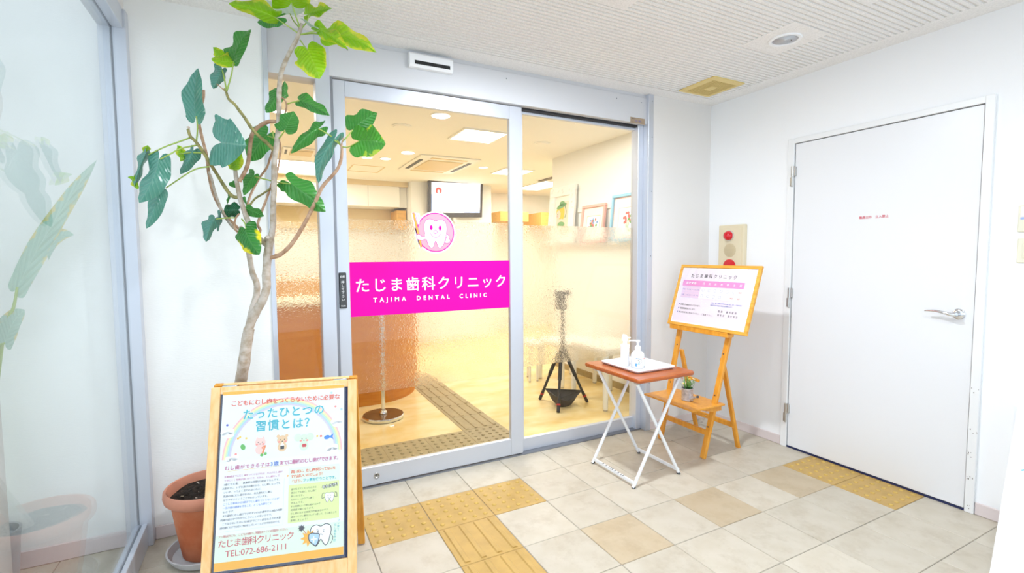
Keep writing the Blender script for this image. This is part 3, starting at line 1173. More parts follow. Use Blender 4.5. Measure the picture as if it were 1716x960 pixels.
for q in range(60):
    a, r = rr.uniform(0, 6.28), rr.uniform(0.02, 0.12)
    p = PC + Vector((r * math.cos(a), r * math.sin(a), 0.280))
    d = Vector((rr.uniform(-1, 1), rr.uniform(-1, 1), rr.uniform(0, .5))) * 0.012
    b.tube([p, p + d], 0.0025, 'soil' if q % 5 else 'bark_grey', 5)
smooth_fix(b.obj('soil', plant))

BRANCHES = [
    ('trunk', 0, 0.0263, 0.0203, [(-0.914, 0.299, 0.223), (-0.883, 0.268, 0.328), (-0.834, 0.2, 0.526), (-0.804, 0.14, 0.679), (-0.784, 0.103, 0.785), (-0.768, 0.078, 0.873), (-0.757, 0.078, 0.945), (-0.746, 0.076, 1.002)]),
    ('branch', 0, 0.0168, 0.0156, [(-0.751, 0.078, 0.99), (-0.73, 0.071, 1.047), (-0.709, 0.063, 1.088), (-0.691, 0.056, 1.123), (-0.678, 0.053, 1.166), (-0.677, 0.056, 1.214), (-0.671, 0.057, 1.281), (-0.662, 0.057, 1.338), (-0.657, 0.056, 1.362)]),
    ('branch', 0, 0.0144, 0.0084, [(-0.751, 0.089, 0.989), (-0.732, 0.107, 1.073), (-0.715, 0.126, 1.134), (-0.713, 0.128, 1.181), (-0.727, 0.138, 1.225), (-0.737, 0.149, 1.301), (-0.75, 0.16, 1.37), (-0.764, 0.171, 1.414)]),
    ('branch', 0, 0.012, 0.0072, [(-0.658, 0.055, 1.352), (-0.647, 0.054, 1.41), (-0.643, 0.057, 1.481), (-0.637, 0.061, 1.577), (-0.632, 0.065, 1.672), (-0.623, 0.065, 1.732), (-0.612, 0.065, 1.816), (-0.607, 0.07, 1.923), (-0.603, 0.072, 1.983), (-0.596, 0.071, 2.026), (-0.58, 0.066, 2.069), (-0.559, 0.058, 2.114), (-0.538, 0.051, 2.154), (-0.522, 0.045, 2.197), (-0.515, 0.043, 2.221)]),
    ('branch', 0, 0.0124, 0.0067, [(-0.665, 0.058, 1.333), (-0.687, 0.071, 1.353), (-0.71, 0.084, 1.374), (-0.728, 0.096, 1.415), (-0.745, 0.109, 1.468), (-0.76, 0.12, 1.528), (-0.769, 0.129, 1.59), (-0.773, 0.135, 1.638), (-0.776, 0.139, 1.671)]),
    ('branch', 1, 0.0077, 0.0077, [(-0.76, 0.125, 1.592), (-0.737, 0.116, 1.635), (-0.725, 0.113, 1.673), (-0.717, 0.113, 1.73), (-0.709, 0.112, 1.778), (-0.691, 0.104, 1.804), (-0.665, 0.092, 1.823), (-0.643, 0.082, 1.831), (-0.618, 0.069, 1.83)]),
    ('branch', 2, 0.0072, 0.0053, [(-0.762, 0.122, 1.53), (-0.781, 0.132, 1.53), (-0.8, 0.142, 1.549), (-0.82, 0.155, 1.585), (-0.84, 0.168, 1.624), (-0.853, 0.121, 1.648), (-0.876, 0.101, 1.693), (-0.899, 0.093, 1.729), (-0.915, 0.092, 1.747), (-0.922, 0.097, 1.774)]),
    ('branch', 1, 0.0067, 0.0053, [(-0.754, 0.163, 1.377), (-0.782, 0.203, 1.418), (-0.814, 0.233, 1.456), (-0.835, 0.247, 1.491), (-0.86, 0.264, 1.553), (-0.873, 0.275, 1.62), (-0.881, 0.286, 1.715), (-0.896, 0.299, 1.795), (-0.903, 0.307, 1.852), (-0.894, 0.307, 1.914), (-0.883, 0.305, 1.959), (-0.882, 0.306, 1.986)]),
    ('branch', 0, 0.0062, 0.0038, [(-0.756, 0.165, 1.384), (-0.79, 0.172, 1.411), (-0.818, 0.19, 1.455), (-0.836, 0.203, 1.501), (-0.852, 0.215, 1.56), (-0.861, 0.223, 1.609), (-0.871, 0.23, 1.638)]),
    ('branch', 1, 0.0048, 0.0043, [(-0.74, 0.163, 1.482), (-0.732, 0.184, 1.519), (-0.718, 0.191, 1.56), (-0.687, 0.191, 1.621), (-0.659, 0.168, 1.661), (-0.645, 0.13, 1.697), (-0.634, 0.081, 1.722)]),
    ('branch', 2, 0.0043, 0.0038, [(-0.737, 0.162, 1.482), (-0.728, 0.147, 1.498), (-0.707, 0.138, 1.527), (-0.679, 0.114, 1.545), (-0.65, 0.078, 1.564)]),
    ('branch', 1, 0.0053, 0.0043, [(-0.706, 0.093, 1.375), (-0.692, 0.099, 1.397), (-0.7, 0.105, 1.421), (-0.688, 0.113, 1.463), (-0.664, 0.105, 1.528), (-0.65, 0.089, 1.568), (-0.64, 0.075, 1.595)]),
    ('branch', 2, 0.0072, 0.0043, [(-0.632, 0.068, 1.715), (-0.653, 0.058, 1.737), (-0.684, 0.053, 1.763), (-0.708, 0.056, 1.791), (-0.731, 0.071, 1.833), (-0.749, 0.082, 1.861), (-0.764, 0.092, 1.885), (-0.784, 0.103, 1.906), (-0.792, 0.109, 1.934), (-0.798, 0.113, 1.945)]),
    ('twig', 1, 0.0029, 0.0014, [(-0.792, 0.109, 1.934), (-0.808, 0.119, 1.95), (-0.824, 0.128, 1.966)]),
    ('branch', 1, 0.0091, 0.0053, [(-0.664, 0.054, 1.286), (-0.645, 0.044, 1.29), (-0.619, 0.032, 1.302), (-0.579, 0.014, 1.345), (-0.534, -0.003, 1.421), (-0.495, -0.018, 1.502), (-0.465, -0.028, 1.568), (-0.427, -0.045, 1.614), (-0.407, -0.053, 1.642), (-0.395, -0.057, 1.675), (-0.39, -0.057, 1.709), (-0.391, -0.054, 1.74)]),
    ('branch', 1, 0.0038, 0.0034, [(-0.63, 0.08, 1.592), (-0.619, 0.09, 1.647), (-0.61, 0.101, 1.7), (-0.607, 0.103, 1.748), (-0.615, 0.085, 1.768)]),
    ('branch', 1, 0.0034, 0.0034, [(-0.609, 0.076, 1.837), (-0.597, 0.082, 1.855), (-0.585, 0.078, 1.874), (-0.58, 0.077, 1.898), (-0.583, 0.08, 1.92), (-0.596, 0.088, 1.934)]),
    ('branch', 1, 0.0038, 0.0029, [(-0.76, 0.167, 1.389), (-0.777, 0.108, 1.393), (-0.782, 0.102, 1.419), (-0.775, 0.1, 1.447), (-0.764, 0.107, 1.462)]),
    ('stub', 0, 0.0096, 0.0077, [(-0.664, 0.07, 1.353), (-0.67, 0.051, 1.362), (-0.666, 0.038, 1.368)]),
    ('twig', 1, 0.0031, 0.0012, [(-0.391, -0.055, 1.735), (-0.386, -0.067, 1.757), (-0.381, -0.069, 1.766)]),
    ('twig', 1, 0.0024, 0.0019, [(-0.92, 0.096, 1.77), (-0.918, 0.096, 1.781), (-0.926, 0.1, 1.781)]),
]
STALKS = [
    [(-0.898, 0.104, 1.729), (-0.894, 0.129, 1.787), (-0.899, 0.157, 1.839)],
    [(-0.914, 0.102, 1.745), (-0.955, 0.088, 1.72), (-0.996, 0.085, 1.698), (-1.05, 0.111, 1.67)],
    [(-0.894, 0.101, 1.718), (-0.946, 0.081, 1.696), (-0.976, 0.061, 1.67), (-1.01, 0.066, 1.648)],
    [(-0.88, 0.103, 1.69), (-0.919, 0.123, 1.691), (-0.958, 0.132, 1.684)],
    [(-0.859, 0.112, 1.641), (-0.896, 0.108, 1.631), (-0.929, 0.1, 1.609), (-1.004, 0.124, 1.552)],
    [(-0.79, 0.108, 1.936), (-0.771, 0.103, 2.001), (-0.763, 0.102, 2.047)],
    [(-0.79, 0.108, 1.938), (-0.797, 0.127, 1.989), (-0.804, 0.145, 2.028)],
    [(-0.525, 0.046, 2.18), (-0.572, 0.038, 2.202), (-0.616, 0.039, 2.226)],
    [(-0.52, 0.044, 2.197), (-0.539, 0.024, 2.242), (-0.554, 0.011, 2.283)],
    [(-0.526, 0.048, 2.207), (-0.543, 0.082, 2.243), (-0.554, 0.101, 2.277)],
    [(-0.515, 0.042, 2.204), (-0.497, 0.035, 2.23), (-0.488, 0.032, 2.257)],
    [(-0.521, 0.043, 2.178), (-0.498, 0.021, 2.18), (-0.458, -0.023, 2.178)],
    [(-0.518, 0.042, 2.178), (-0.476, 0.021, 2.182), (-0.425, -0.006, 2.172)],
    [(-0.523, 0.043, 2.156), (-0.513, 0.013, 2.126), (-0.5, -0.006, 2.103)],
    [(-0.576, 0.075, 1.908), (-0.555, 0.053, 1.911), (-0.534, 0.031, 1.913)],
    [(-0.614, 0.062, 1.761), (-0.603, 0.035, 1.772), (-0.593, 0.019, 1.786)],
    [(-0.395, -0.052, 1.742), (-0.425, -0.046, 1.766), (-0.46, -0.038, 1.788), (-0.475, -0.041, 1.792)],
    [(-0.395, -0.052, 1.735), (-0.405, -0.058, 1.742), (-0.419, -0.062, 1.75)],
    [(-0.389, -0.055, 1.747), (-0.367, -0.053, 1.771), (-0.345, -0.051, 1.8)],
    [(-0.387, -0.057, 1.728), (-0.368, -0.079, 1.725), (-0.335, -0.117, 1.742)],
    [(-0.704, 0.155, 1.619), (-0.644, 0.111, 1.6), (-0.613, 0.071, 1.589), (-0.577, 0.03, 1.581)],
    [(-0.616, 0.062, 1.753), (-0.632, 0.106, 1.773), (-0.651, 0.139, 1.785)],
    [(-0.773, 0.11, 1.446), (-0.808, 0.105, 1.444), (-0.844, 0.101, 1.438)],
    [(-0.756, 0.101, 1.441), (-0.744, 0.071, 1.42), (-0.742, 0.046, 1.4)],
    [(-0.625, 0.067, 1.751), (-0.632, 0.095, 1.778), (-0.633, 0.097, 1.799)],
]
LEAVES = [  # kind, base, middle and tip of the midrib, left and right half-width vectors, lobe
    (0, (-1.014, 0.068, 1.646), (-1.03, 0.037, 1.571), (-1.074, 0.042, 1.485), (-0.043, 0.056, 0.01), (0.038, 0.012, -0.028), 0.3),
    (0, (-1.024, 0.133, 1.539), (-1.043, 0.116, 1.471), (-1.071, 0.125, 1.398), (-0.025, 0.037, 0.02), (0.024, 0.009, -0.014), 0.15),
    (0, (-1.059, 0.116, 1.677), (-1.077, 0.11, 1.622), (-1.101, 0.129, 1.551), (-0.022, 0.046, 0.017), (0.007, 0.041, -0.004), 0.15),
    (2, (-1.062, 0.117, 1.672), (-1.058, 0.128, 1.691), (-1.055, 0.138, 1.71), (-0.012, 0.029, 0.011), (0.006, 0.031, -0.0), 0.1),
    (2, (-1.102, 0.132, 1.589), (-1.095, 0.126, 1.566), (-1.088, 0.121, 1.542), (-0.024, 0.035, -0.001), (0.006, 0.02, 0.01), 0.1),
    (0, (-0.91, 0.12, 1.7), (-0.927, 0.114, 1.661), (-0.958, 0.138, 1.609), (-0.02, 0.034, 0.02), (0.027, 0.02, -0.008), 0.2),
    (2, (-0.942, 0.134, 1.67), (-0.954, 0.148, 1.697), (-0.966, 0.161, 1.723), (-0.014, 0.029, -0.007), (0.008, 0.019, 0.014), 0.1),
    (0, (-0.901, 0.158, 1.837), (-0.904, 0.189, 1.927), (-0.891, 0.225, 2.047), (-0.038, 0.044, 0.026), (0.024, 0.034, 0.018), 0.22),
    (2, (-0.763, 0.103, 2.05), (-0.795, 0.096, 2.044), (-0.837, 0.107, 2.05), (0.015, 0.064, 0.062), (-0.007, 0.002, -0.021), 0.15),
    (1, (-0.76, 0.102, 2.059), (-0.736, 0.128, 2.133), (-0.696, 0.135, 2.201), (-0.024, 0.072, 0.041), (0.016, 0.025, -0.006), 0.15),
    (2, (-0.802, 0.136, 2.073), (-0.817, 0.151, 2.095), (-0.833, 0.166, 2.117), (-0.01, 0.028, -0.003), (0.01, 0.019, 0.02), 0.1),
    (0, (-0.804, 0.145, 2.03), (-0.817, 0.138, 1.993), (-0.838, 0.157, 1.953), (-0.032, 0.041, 0.027), (0.017, 0.025, -0.003), 0.2),
    (2, (-0.612, 0.037, 2.223), (-0.685, 0.031, 2.236), (-0.769, 0.052, 2.247), (0.023, 0.073, 0.08), (-0.005, 0.035, -0.017), 0.12),
    (1, (-0.609, 0.047, 2.226), (-0.641, 0.092, 2.23), (-0.674, 0.137, 2.234), (0.005, 0.022, 0.024), (0.008, 0.028, -0.022), 0.6),
    (2, (-0.554, 0.011, 2.279), (-0.559, -0.053, 2.291), (-0.564, -0.117, 2.301), (-0.071, 0.06, 0.016), (0.064, -0.01, 0.01), 0.3),
    (4, (-0.555, 0.113, 2.279), (-0.558, 0.14, 2.319), (-0.562, 0.167, 2.359), (-0.064, 0.069, 0.038), (0.06, 0.004, 0.017), 0.1),
    (2, (-0.49, 0.033, 2.259), (-0.453, 0.003, 2.266), (-0.407, -0.031, 2.272), (0.008, 0.09, 0.063), (0.0, 0.045, 0.006), 0.25),
    (2, (-0.464, -0.019, 2.187), (-0.415, -0.082, 2.136), (-0.365, -0.122, 2.087), (0.023, 0.082, 0.053), (-0.005, 0.048, 0.006), 0.18),
    (4, (-0.458, -0.023, 2.183), (-0.489, 0.007, 2.211), (-0.521, 0.037, 2.24), (0.008, 0.055, 0.031), (0.001, 0.034, 0.005), 0.05),
    (2, (-0.421, -0.008, 2.172), (-0.342, -0.073, 2.153), (-0.257, -0.12, 2.096), (0.024, 0.094, 0.073), (0.002, 0.043, -0.018), 0.2),
    (2, (-0.501, -0.006, 2.105), (-0.487, -0.039, 2.052), (-0.465, -0.056, 1.982), (-0.05, 0.059, -0.016), (0.058, 0.018, 0.037), 0.32),
    (1, (-0.607, 0.129, 1.969), (-0.626, 0.136, 1.927), (-0.654, 0.147, 1.881), (-0.025, 0.037, 0.016), (0.027, 0.019, -0.015), 0.15),
    (1, (-0.592, 0.12, 1.949), (-0.587, 0.12, 1.978), (-0.58, 0.142, 2.02), (-0.008, 0.027, 0.007), (0.017, 0.025, 0.005), 0.15),
    (1, (-0.534, 0.032, 1.915), (-0.486, -0.018, 1.885), (-0.432, -0.06, 1.844), (0.015, 0.051, 0.037), (-0.004, 0.035, -0.012), 0.12),
    (1, (-0.591, 0.018, 1.791), (-0.577, 0.002, 1.821), (-0.559, 0.007, 1.863), (-0.03, 0.039, 0.018), (0.037, 0.003, -0.009), 0.22),
    (1, (-0.475, -0.041, 1.792), (-0.518, -0.044, 1.759), (-0.576, -0.019, 1.692), (-0.002, 0.049, 0.043), (0.019, 0.023, -0.023), 0.4),
    (0, (-0.419, -0.062, 1.752), (-0.464, -0.067, 1.677), (-0.481, -0.054, 1.578), (-0.025, 0.036, 0.014), (0.028, 0.03, -0.009), 0.3),
    (1, (-0.345, -0.051, 1.802), (-0.307, -0.068, 1.836), (-0.252, -0.083, 1.872), (-0.015, 0.045, 0.045), (0.025, 0.008, -0.026), 0.2),
    (5, (-0.332, -0.118, 1.744), (-0.29, -0.162, 1.741), (-0.245, -0.187, 1.727), (0.012, 0.054, 0.062), (-0.006, 0.022, -0.061), 0.36),
    (1, (-0.577, 0.03, 1.584), (-0.52, -0.014, 1.532), (-0.456, -0.04, 1.468), (0.032, 0.043, 0.035), (-0.018, 0.041, -0.032), 0.28),
    (1, (-0.619, 0.075, 1.587), (-0.608, 0.068, 1.569), (-0.597, 0.061, 1.551), (0.007, 0.008, 0.009), (-0.006, 0.014, -0.006), 0.05),
    (0, (-0.813, 0.06, 1.727), (-0.773, 0.017, 1.717), (-0.728, 0.016, 1.715), (-0.004, 0.032, 0.1), (-0.025, 0.041, -0.082), 0.42),
    (2, (-0.776, 0.119, 1.703), (-0.768, 0.112, 1.668), (-0.76, 0.105, 1.634), (-0.045, 0.056, -0.011), (0.029, 0.02, 0.013), 0.2),
    (1, (-0.654, 0.164, 1.795), (-0.689, 0.179, 1.751), (-0.722, 0.203, 1.689), (-0.048, 0.05, 0.04), (0.028, 0.006, -0.036), 0.32),
    (1, (-0.706, 0.156, 1.626), (-0.725, 0.164, 1.597), (-0.748, 0.172, 1.543), (-0.024, 0.036, 0.023), (0.017, 0.013, -0.017), 0.25),
    (1, (-0.775, 0.189, 1.588), (-0.788, 0.196, 1.589), (-0.801, 0.202, 1.59), (0.0, 0.012, 0.016), (-0.001, 0.011, -0.013), 0.15),
    (6, (-0.767, 0.098, 1.476), (-0.792, 0.094, 1.474), (-0.816, 0.089, 1.473), (-0.006, 0.028, 0.033), (-0.008, 0.025, -0.029), 0.2),
    (0, (-0.832, 0.154, 1.471), (-0.838, 0.154, 1.431), (-0.844, 0.154, 1.392), (-0.011, 0.017, 0.001), (0.008, 0.029, -0.003), 0.12),
    (0, (-0.848, 0.103, 1.441), (-0.864, 0.087, 1.407), (-0.88, 0.091, 1.349), (-0.033, 0.04, 0.008), (0.015, 0.025, -0.015), 0.2),
    (1, (-0.738, 0.106, 1.484), (-0.707, 0.083, 1.468), (-0.676, 0.06, 1.452), (0.009, 0.03, 0.015), (-0.007, 0.025, -0.017), 0.12),
    (3, (-0.744, 0.047, 1.4), (-0.73, 0.014, 1.355), (-0.698, 0.004, 1.298), (-0.037, 0.039, -0.032), (0.04, 0.015, 0.024), 0.22),
    (1, (-0.801, 0.199, 1.546), (-0.805, 0.2, 1.527), (-0.809, 0.2, 1.507), (-0.007, 0.015, 0.001), (0.006, 0.008, 0.001), 0.05),
    (1, (-0.749, 0.172, 1.536), (-0.744, 0.168, 1.52), (-0.739, 0.164, 1.504), (-0.007, 0.015, -0.001), (0.006, 0.008, 0.004), 0.05),
]

BARK = ('bark_grey', 'bark_brown', 'bark_green')
for nm, kind, r0, r1, pts in BRANCHES:
    P = catmull(pts, 4)
    n_ = len(P)
    rad = []
    for i in range(n_):
        r = r0 + (r1 - r0) * i / (n_ - 1)
        rad.append(r * (1 + 0.10 * mnoise.noise(P[i] * 45) + (0.06 if i % 5 == 0 else 0)))
    smooth_fix(MB().tube(P, rad, BARK[kind], 9).obj(nm, plant), 70)
for pts in STALKS:
    P = catmull(pts, 4)
    n_ = len(P)
    MB().tube(P, [0.0030 - 0.0008 * i / (n_ - 1) for i in range(n_)], 'stalk_green', 6).obj('leaf_stalk', plant)
OUTLINE = [(0.0, 0.0), (-0.7, 0.16), (-1.0, 0.44), (-0.78, 0.74), (-0.25, 0.93)]


def leaf_obj(base, mid, tip, L, R, lobe, m, parent, seed, name='leaf', ruffle=0.14, cup=0.14):
    base, mid, tip, L, R = (Vector(q) for q in (base, mid, tip, L, R))
    out = [Vector((s_ * lobe, h)) for s_, h in OUTLINE] + [Vector(q) for q in ((0.14, 1.0), (0.34, 1.0), (0.54, 0.92), (0.72, 0.74), (0.86, 0.47), (0.95, 0.20), (1.0, 0.0))]
    out = catmull(out, 2)
    out = [Vector((q.x, max(0.0, q.y * (1 + 0.05 * math.sin(11 * q.x + seed * 2.1))))) for q in out]
    n_ = len(out)

    def M(t):
        if t < 0:
            return base + (mid - base) * 2 * t * 0.9
        return base * (2 * (t - .5) * (t - 1)) + mid * (-4 * t * (t - 1)) + tip * (2 * t * (t - .5))
    nr_ = 5
    vs, fs, uvs = [], [], []
    T = (tip - base).normalized()
    for side, V in ((1, R), (-1, L)):
        n = T.cross(V).normalized() * side
        k0 = len(vs)
        for j, (so, h) in enumerate(out):
            sm = max(0.0, min(1.0, (j / (n_ - 1)) ** 1.05))
            for i in range(nr_ + 1):
                f = i / nr_
                s_ = sm + (so - sm) * f
                hh = h * f
                p = M(s_) + V * hh
                w = V.length
                z = cup * w * (hh ** 1.6) + ruffle * w * math.sin(9 * s_ + seed * 1.7 + side) * hh * hh
                z -= 0.05 * w * abs(math.sin(PI * 8 * (s_ - .28 * hh))) * min(1, hh * 3)
                vs.append(p - n * z)
                uvs.append((s_, hh * side))
        for j in range(n_ - 1):
            for i in range(nr_):
                a = k0 + j * (nr_ + 1) + i
                q = [a, a + 1, a + nr_ + 2, a + nr_ + 1]
                fs.append(q if side == 1 else q[::-1])
    b = MB()
    b.add(vs, fs, m, True)
    o = b.obj(name, parent)
    ul = o.data.uv_layers.new(name='leaf')
    for lp in o.data.loops:
        ul.data[lp.index].uv = uvs[lp.vertex_index]
    import bmesh
    bm = bmesh.new()
    bm.from_mesh(o.data)
    bmesh.ops.remove_doubles(bm, verts=bm.verts, dist=1e-5)
    bm.to_mesh(o.data)
    bm.free()
    return o


LM = ('leaf_teal', 'leaf_green', 'leaf_lime', 'leaf_yellowed', 'leaf_pale', 'leaf_heart', 'leaf_dark')
for q, (kind, base, mid, tip, L, R, lobe) in enumerate(LEAVES):
    o = leaf_obj(base, mid, tip, L, R, lobe, LM[kind], plant, q)
    if kind == 3:
        o['label'] = 'dark leaf with yellowed tip'
    elif kind == 5:
        o['label'] = 'heart-shaped leaf with yellowing edge'

# ---- plant outside the glass at the far left
sp = thing('potted_strelitzia', (-1.66, 0.44, 0), 'paddle-leaved plant, coloured pale for glass reflections, beyond the left glass wall', 'potted plant')
b = MB().lathe((-1.66, 0.44, 0), [(0.06, 0.0), (0.075, 0.2), (0.078, 0.22), (0.07, 0.22), (0.066, 0.19), (0.0, 0.19)], 'saucer_grey', 28)
smooth_fix(b.obj('pot', sp))
for pts in ([(-1.655, 0.44, 0.2), (-1.64, 0.43, 0.6), (-1.585, 0.42, 1.0), (-1.545, 0.40, 1.10), (-1.53, 0.40, 1.18)],
            [(-1.665, 0.44, 0.2), (-1.67, 0.43, 0.6), (-1.62, 0.42, 0.92), (-1.575, 0.40, 0.966)],
            [(-1.67, 0.45, 0.2), (-1.72, 0.45, 0.7), (-1.80, 0.45, 1.2)]):
    P = catmull(pts, 4)
    MB().tube(P, [0.009 - 0.005 * i / (len(P) - 1) for i in range(len(P))], 'stalk_green', 7).obj('leaf_stalk', sp)
leaf_obj((-1.53, 0.40, 1.175), (-1.425, 0.395, 1.40), (-1.267, 0.40, 1.683), (-0.020, 0.0, 0.034), (0.022, 0.015, -0.026), 0.06, 'leaf_outside', sp, 2, ruffle=0.05)
leaf_obj((-1.44, 0.405, 1.30), (-1.40, 0.40, 1.37), (-1.352, 0.40, 1.382), (-0.01, 0.02, 0.03), (0.01, -0.01, -0.02), 0.0, 'leaf_outside', sp, 3, ruffle=0.05)
leaf_obj((-1.575, 0.40, 0.966), (-1.55, 0.40, 1.04), (-1.512, 0.395, 1.092), (-0.03, 0.01, 0.035), (0.025, -0.01, -0.02), 0.1, 'leaf_outside', sp, 5, ruffle=0.05)
leaf_obj((-1.80, 0.45, 1.2), (-1.88, 0.45, 1.45), (-2.0, 0.45, 1.7), (-0.07, 0.0, -0.03), (0.07, 0.0, 0.03), 0.05, 'leaf_outside', sp, 7)

# ================================================================== A-FRAME SIGN
th = -0.248
AX = Vector((math.cos(th), math.sin(th), 0))
AN = Vector((math.sin(th), -math.cos(th), 0))
AW, AH, SF, SB = 0.517, 0.804, 0.231, 0.18
ATL = Vector((-0.374, -0.154, AH)) - AX * AW
ADN = (AN * SF - Vector((0, 0, AH))).normalized()
AL = math.hypot(SF, AH)
MA = frame_m(ATL, AX, -ADN)            # x along the top edge, y up the slope (0 at the top), z towards the viewer
sg = thing('a_frame_sign', (ATL + AX * AW / 2) * Vector((1, 1, 0)) if False else Vector(((ATL + AX * AW / 2).x, (ATL + AX * AW / 2).y, 0)), 'pine A-frame pavement sign with a dental poster', 'sign')
fr_ = thing('front_frame', (0, 0, 0), '', None)
del fr_['label']
fr_.parent = sg
fr_.location = (0, 0, 0)
MB(MA).box((0, -AL, -0.022), (0.031, 0, 0), 'pine', 0.002).obj('stile', fr_)
MB(MA).box((0.485, -AL, -0.022), (AW, 0, 0), 'pine', 0.002).obj('stile', fr_)
MB(MA).box((0.031, -0.027, -0.021), (0.485, 0, -0.001), 'pine', 0.002).obj('rail', fr_)
MB(MA).box((0.031, -0.712, -0.021), (0.485, -0.646, -0.001), 'pine', 0.002).obj('rail', fr_)
MB(MA).box((0.031, -0.646, -0.018), (0.485, -0.027, -0.012), 'navy').obj('backing_board', fr_)
# back frame
MBK = frame_m(ATL - AN * 0.004, AX, (AN * SB + Vector((0, 0, AH))).normalized())
BL = math.hypot(SB, AH)
bf = thing('back_frame', (0, 0, 0), '', None)
del bf['label']
bf.parent = sg
bf.location = (0, 0, 0)
for a_, c_ in ((0, 0.03), (0.487, AW)):
    MB(MBK).box((a_, -BL, -0.042), (c_, -0.004, -0.022), 'pine_amber', 0.002).obj('stile', bf)
MB(MBK).box((0.03, -0.045, -0.040), (0.487, -0.004, -0.023), 'pine', 0.002).obj('rail', bf)
MB(MBK).box((0.03, -0.640, -0.040), (0.487, -0.590, -0.023), 'pine_amber', 0.002).obj('rail', bf)
for a_ in (0.035, 0.43):
    b = MB(MA)
    b.box((a_, -0.002, -0.026), (a_ + 0.05, 0.0035, -0.006), 'steel')
    b.tube([(a_, 0.003, -0.023), (a_ + 0.05, 0.003, -0.023)], 0.0035, 'steel', 8)
    b.obj('hinge', sg)

# poster
PO = MB(MA)
PO.box((0.042, -0.632, -0.0115), (0.471, -0.018, 0.0010), 'paper')
poster = PO.obj('poster', sg)
poster['label'] = 'printed poster about preventing tooth decay'
H = 0.0012


def PM(a, bb, h=0.0):
    return MA @ Matrix.Translation((a, -bb, H + h))


b = MB(MA @ Matrix.Translation((0, 0, H)))
b.flat([(0.042, -0.031), (0.471, -0.031), (0.471, -0.0185), (0.042, -0.0185)], 'paper_orange')
b.flat([(0.042, -0.6315), (0.471, -0.6315), (0.471, -0.604), (0.042, -0.604)], 'paper_orange')
b.flat([(0.042, -0.604), (0.471, -0.604), (0.471, -0.517), (0.042, -0.517)], 'paper_green')
b.flat([(0.042, -0.27), (0.471, -0.27), (0.471, -0.031), (0.042, -0.031)], 'paper_pale_blue')
# rainbow and clouds
for k, cm in enumerate(('rain_red', 'rain_yellow', 'rain_green', 'rain_blue', 'rain_violet')):
    b.ring((0.257, -0.262), 0.205 - 0.0058 * k, 0.006, cm, 0.0002, 40, 0.0, PI)
for (cx, cy) in ((0.448, -0.166), (0.066, -0.175), (0.430, -0.262), (0.085, -0.268)):
    for dx, dy, rx, ry in ((0, 0, 0.026, 0.014), (-0.014, 0.008, 0.014, 0.012), (0.008, 0.012, 0.016, 0.014)):
        b.ellipse((cx + dx, cy + dy), rx * .8, ry * .8, 'paper_white', 0.0004)
for cx, cy, cm in ((0.44, -0.100, 'blush'), (0.462, -0.112, 'rain_blue'), (0.100, -0.190, 'paper_orange'), (0.107, -0.186, 'flower_yellow'), (0.128, -0.192, 'flower_yellow'),
                   (0.375, -0.205, 'flower_yellow'), (0.388, -0.206, 'ink_orange'), (0.095, -0.245, 'blush'), (0.062, -0.140, 'ink_violet'), (0.250, -0.066, 'blush'), (0.425, -0.047, 'rain_blue')):
    b.ellipse((cx, cy), 0.0042, 0.0042, cm, 0.0005, 14)
# leaf, fish
b.ellipse((0.118, -0.222), 0.008, 0.011, 'leaf_print', 0.0005, 16, 0.4)
b.ellipse((0.410, -0.212), 0.011, 0.0075, 'fish_blue', 0.0005, 18, 0.2)
b.flat([(0.417, -0.211), (0.433, -0.200), (0.430, -0.212), (0.434, -0.222)], 'fish_blue', 0.0005)
# three cartoon animals: plain round bodies
for (cx, cy, fur, kind) in ((0.176, -0.222, 'fur_pink', 0), (0.252, -0.219, 'fur_tan', 1), (0.328, -0.222, 'fur_pale', 2)):
    b.ellipse((cx, cy - 0.014), 0.016, 0.017, fur, 0.0005)
    b.ellipse((cx, cy + 0.011), 0.0185, 0.0165, fur, 0.0007)
    if kind == 0:
        for s_ in (-1, 1):
            b.flat([(cx + s_ * 0.016, cy + 0.016), (cx + s_ * 0.013, cy + 0.034), (cx + s_ * 0.004, cy + 0.025)], fur, 0.0006)
        b.stroke([(cx + .006, cy - .010), (cx + .018, cy + .0), (cx + .008, cy - .032)], 0.006, 'carrot', 0.0009)
        b.ellipse((cx + .007, cy - .034), 0.006, 0.005, 'leaf_print', 0.0010)
        b.ellipse((cx + .019, cy - .030), 0.005, 0.005, 'leaf_print', 0.0010)
    elif kind == 1:
        for s_ in (-1, 1):
            b.ellipse((cx + s_ * 0.015, cy + 0.025), 0.006, 0.006, fur, 0.0006)
        b.flat([(cx - .006, cy - .022), (cx + .007, cy - .022), (cx + .007, cy - .009), (cx - .006, cy - .009)], 'ink_black', 0.0009)
        b.flat([(cx - .007, cy - .010), (cx + .008, cy - .010), (cx, cy + .003)], 'paper_white', 0.0010)
    else:
        for s_ in (-1, 1):
            b.ellipse((cx + s_ * 0.022, cy + 0.017), 0.013, 0.014, fur, 0.0006)
        b.ellipse((cx - .002, cy - .013), 0.005, 0.006, 'alarm_red', 0.0009)
        b.ellipse((cx + .004, cy - .013), 0.005, 0.006, 'alarm_red', 0.0009)
    for s_ in (-1, 1):
        b.ellipse((cx + s_ * 0.007, cy + 0.012), 0.0016, 0.0018, 'ink_black', 0.0011, 10)
        b.ellipse((cx + s_ * 0.011, cy + 0.005), 0.0042, 0.0035, 'blush', 0.0010, 12)
    b.ellipse((cx, cy + 0.006), 0.0024, 0.0016, 'ink_black', 0.0012, 10)
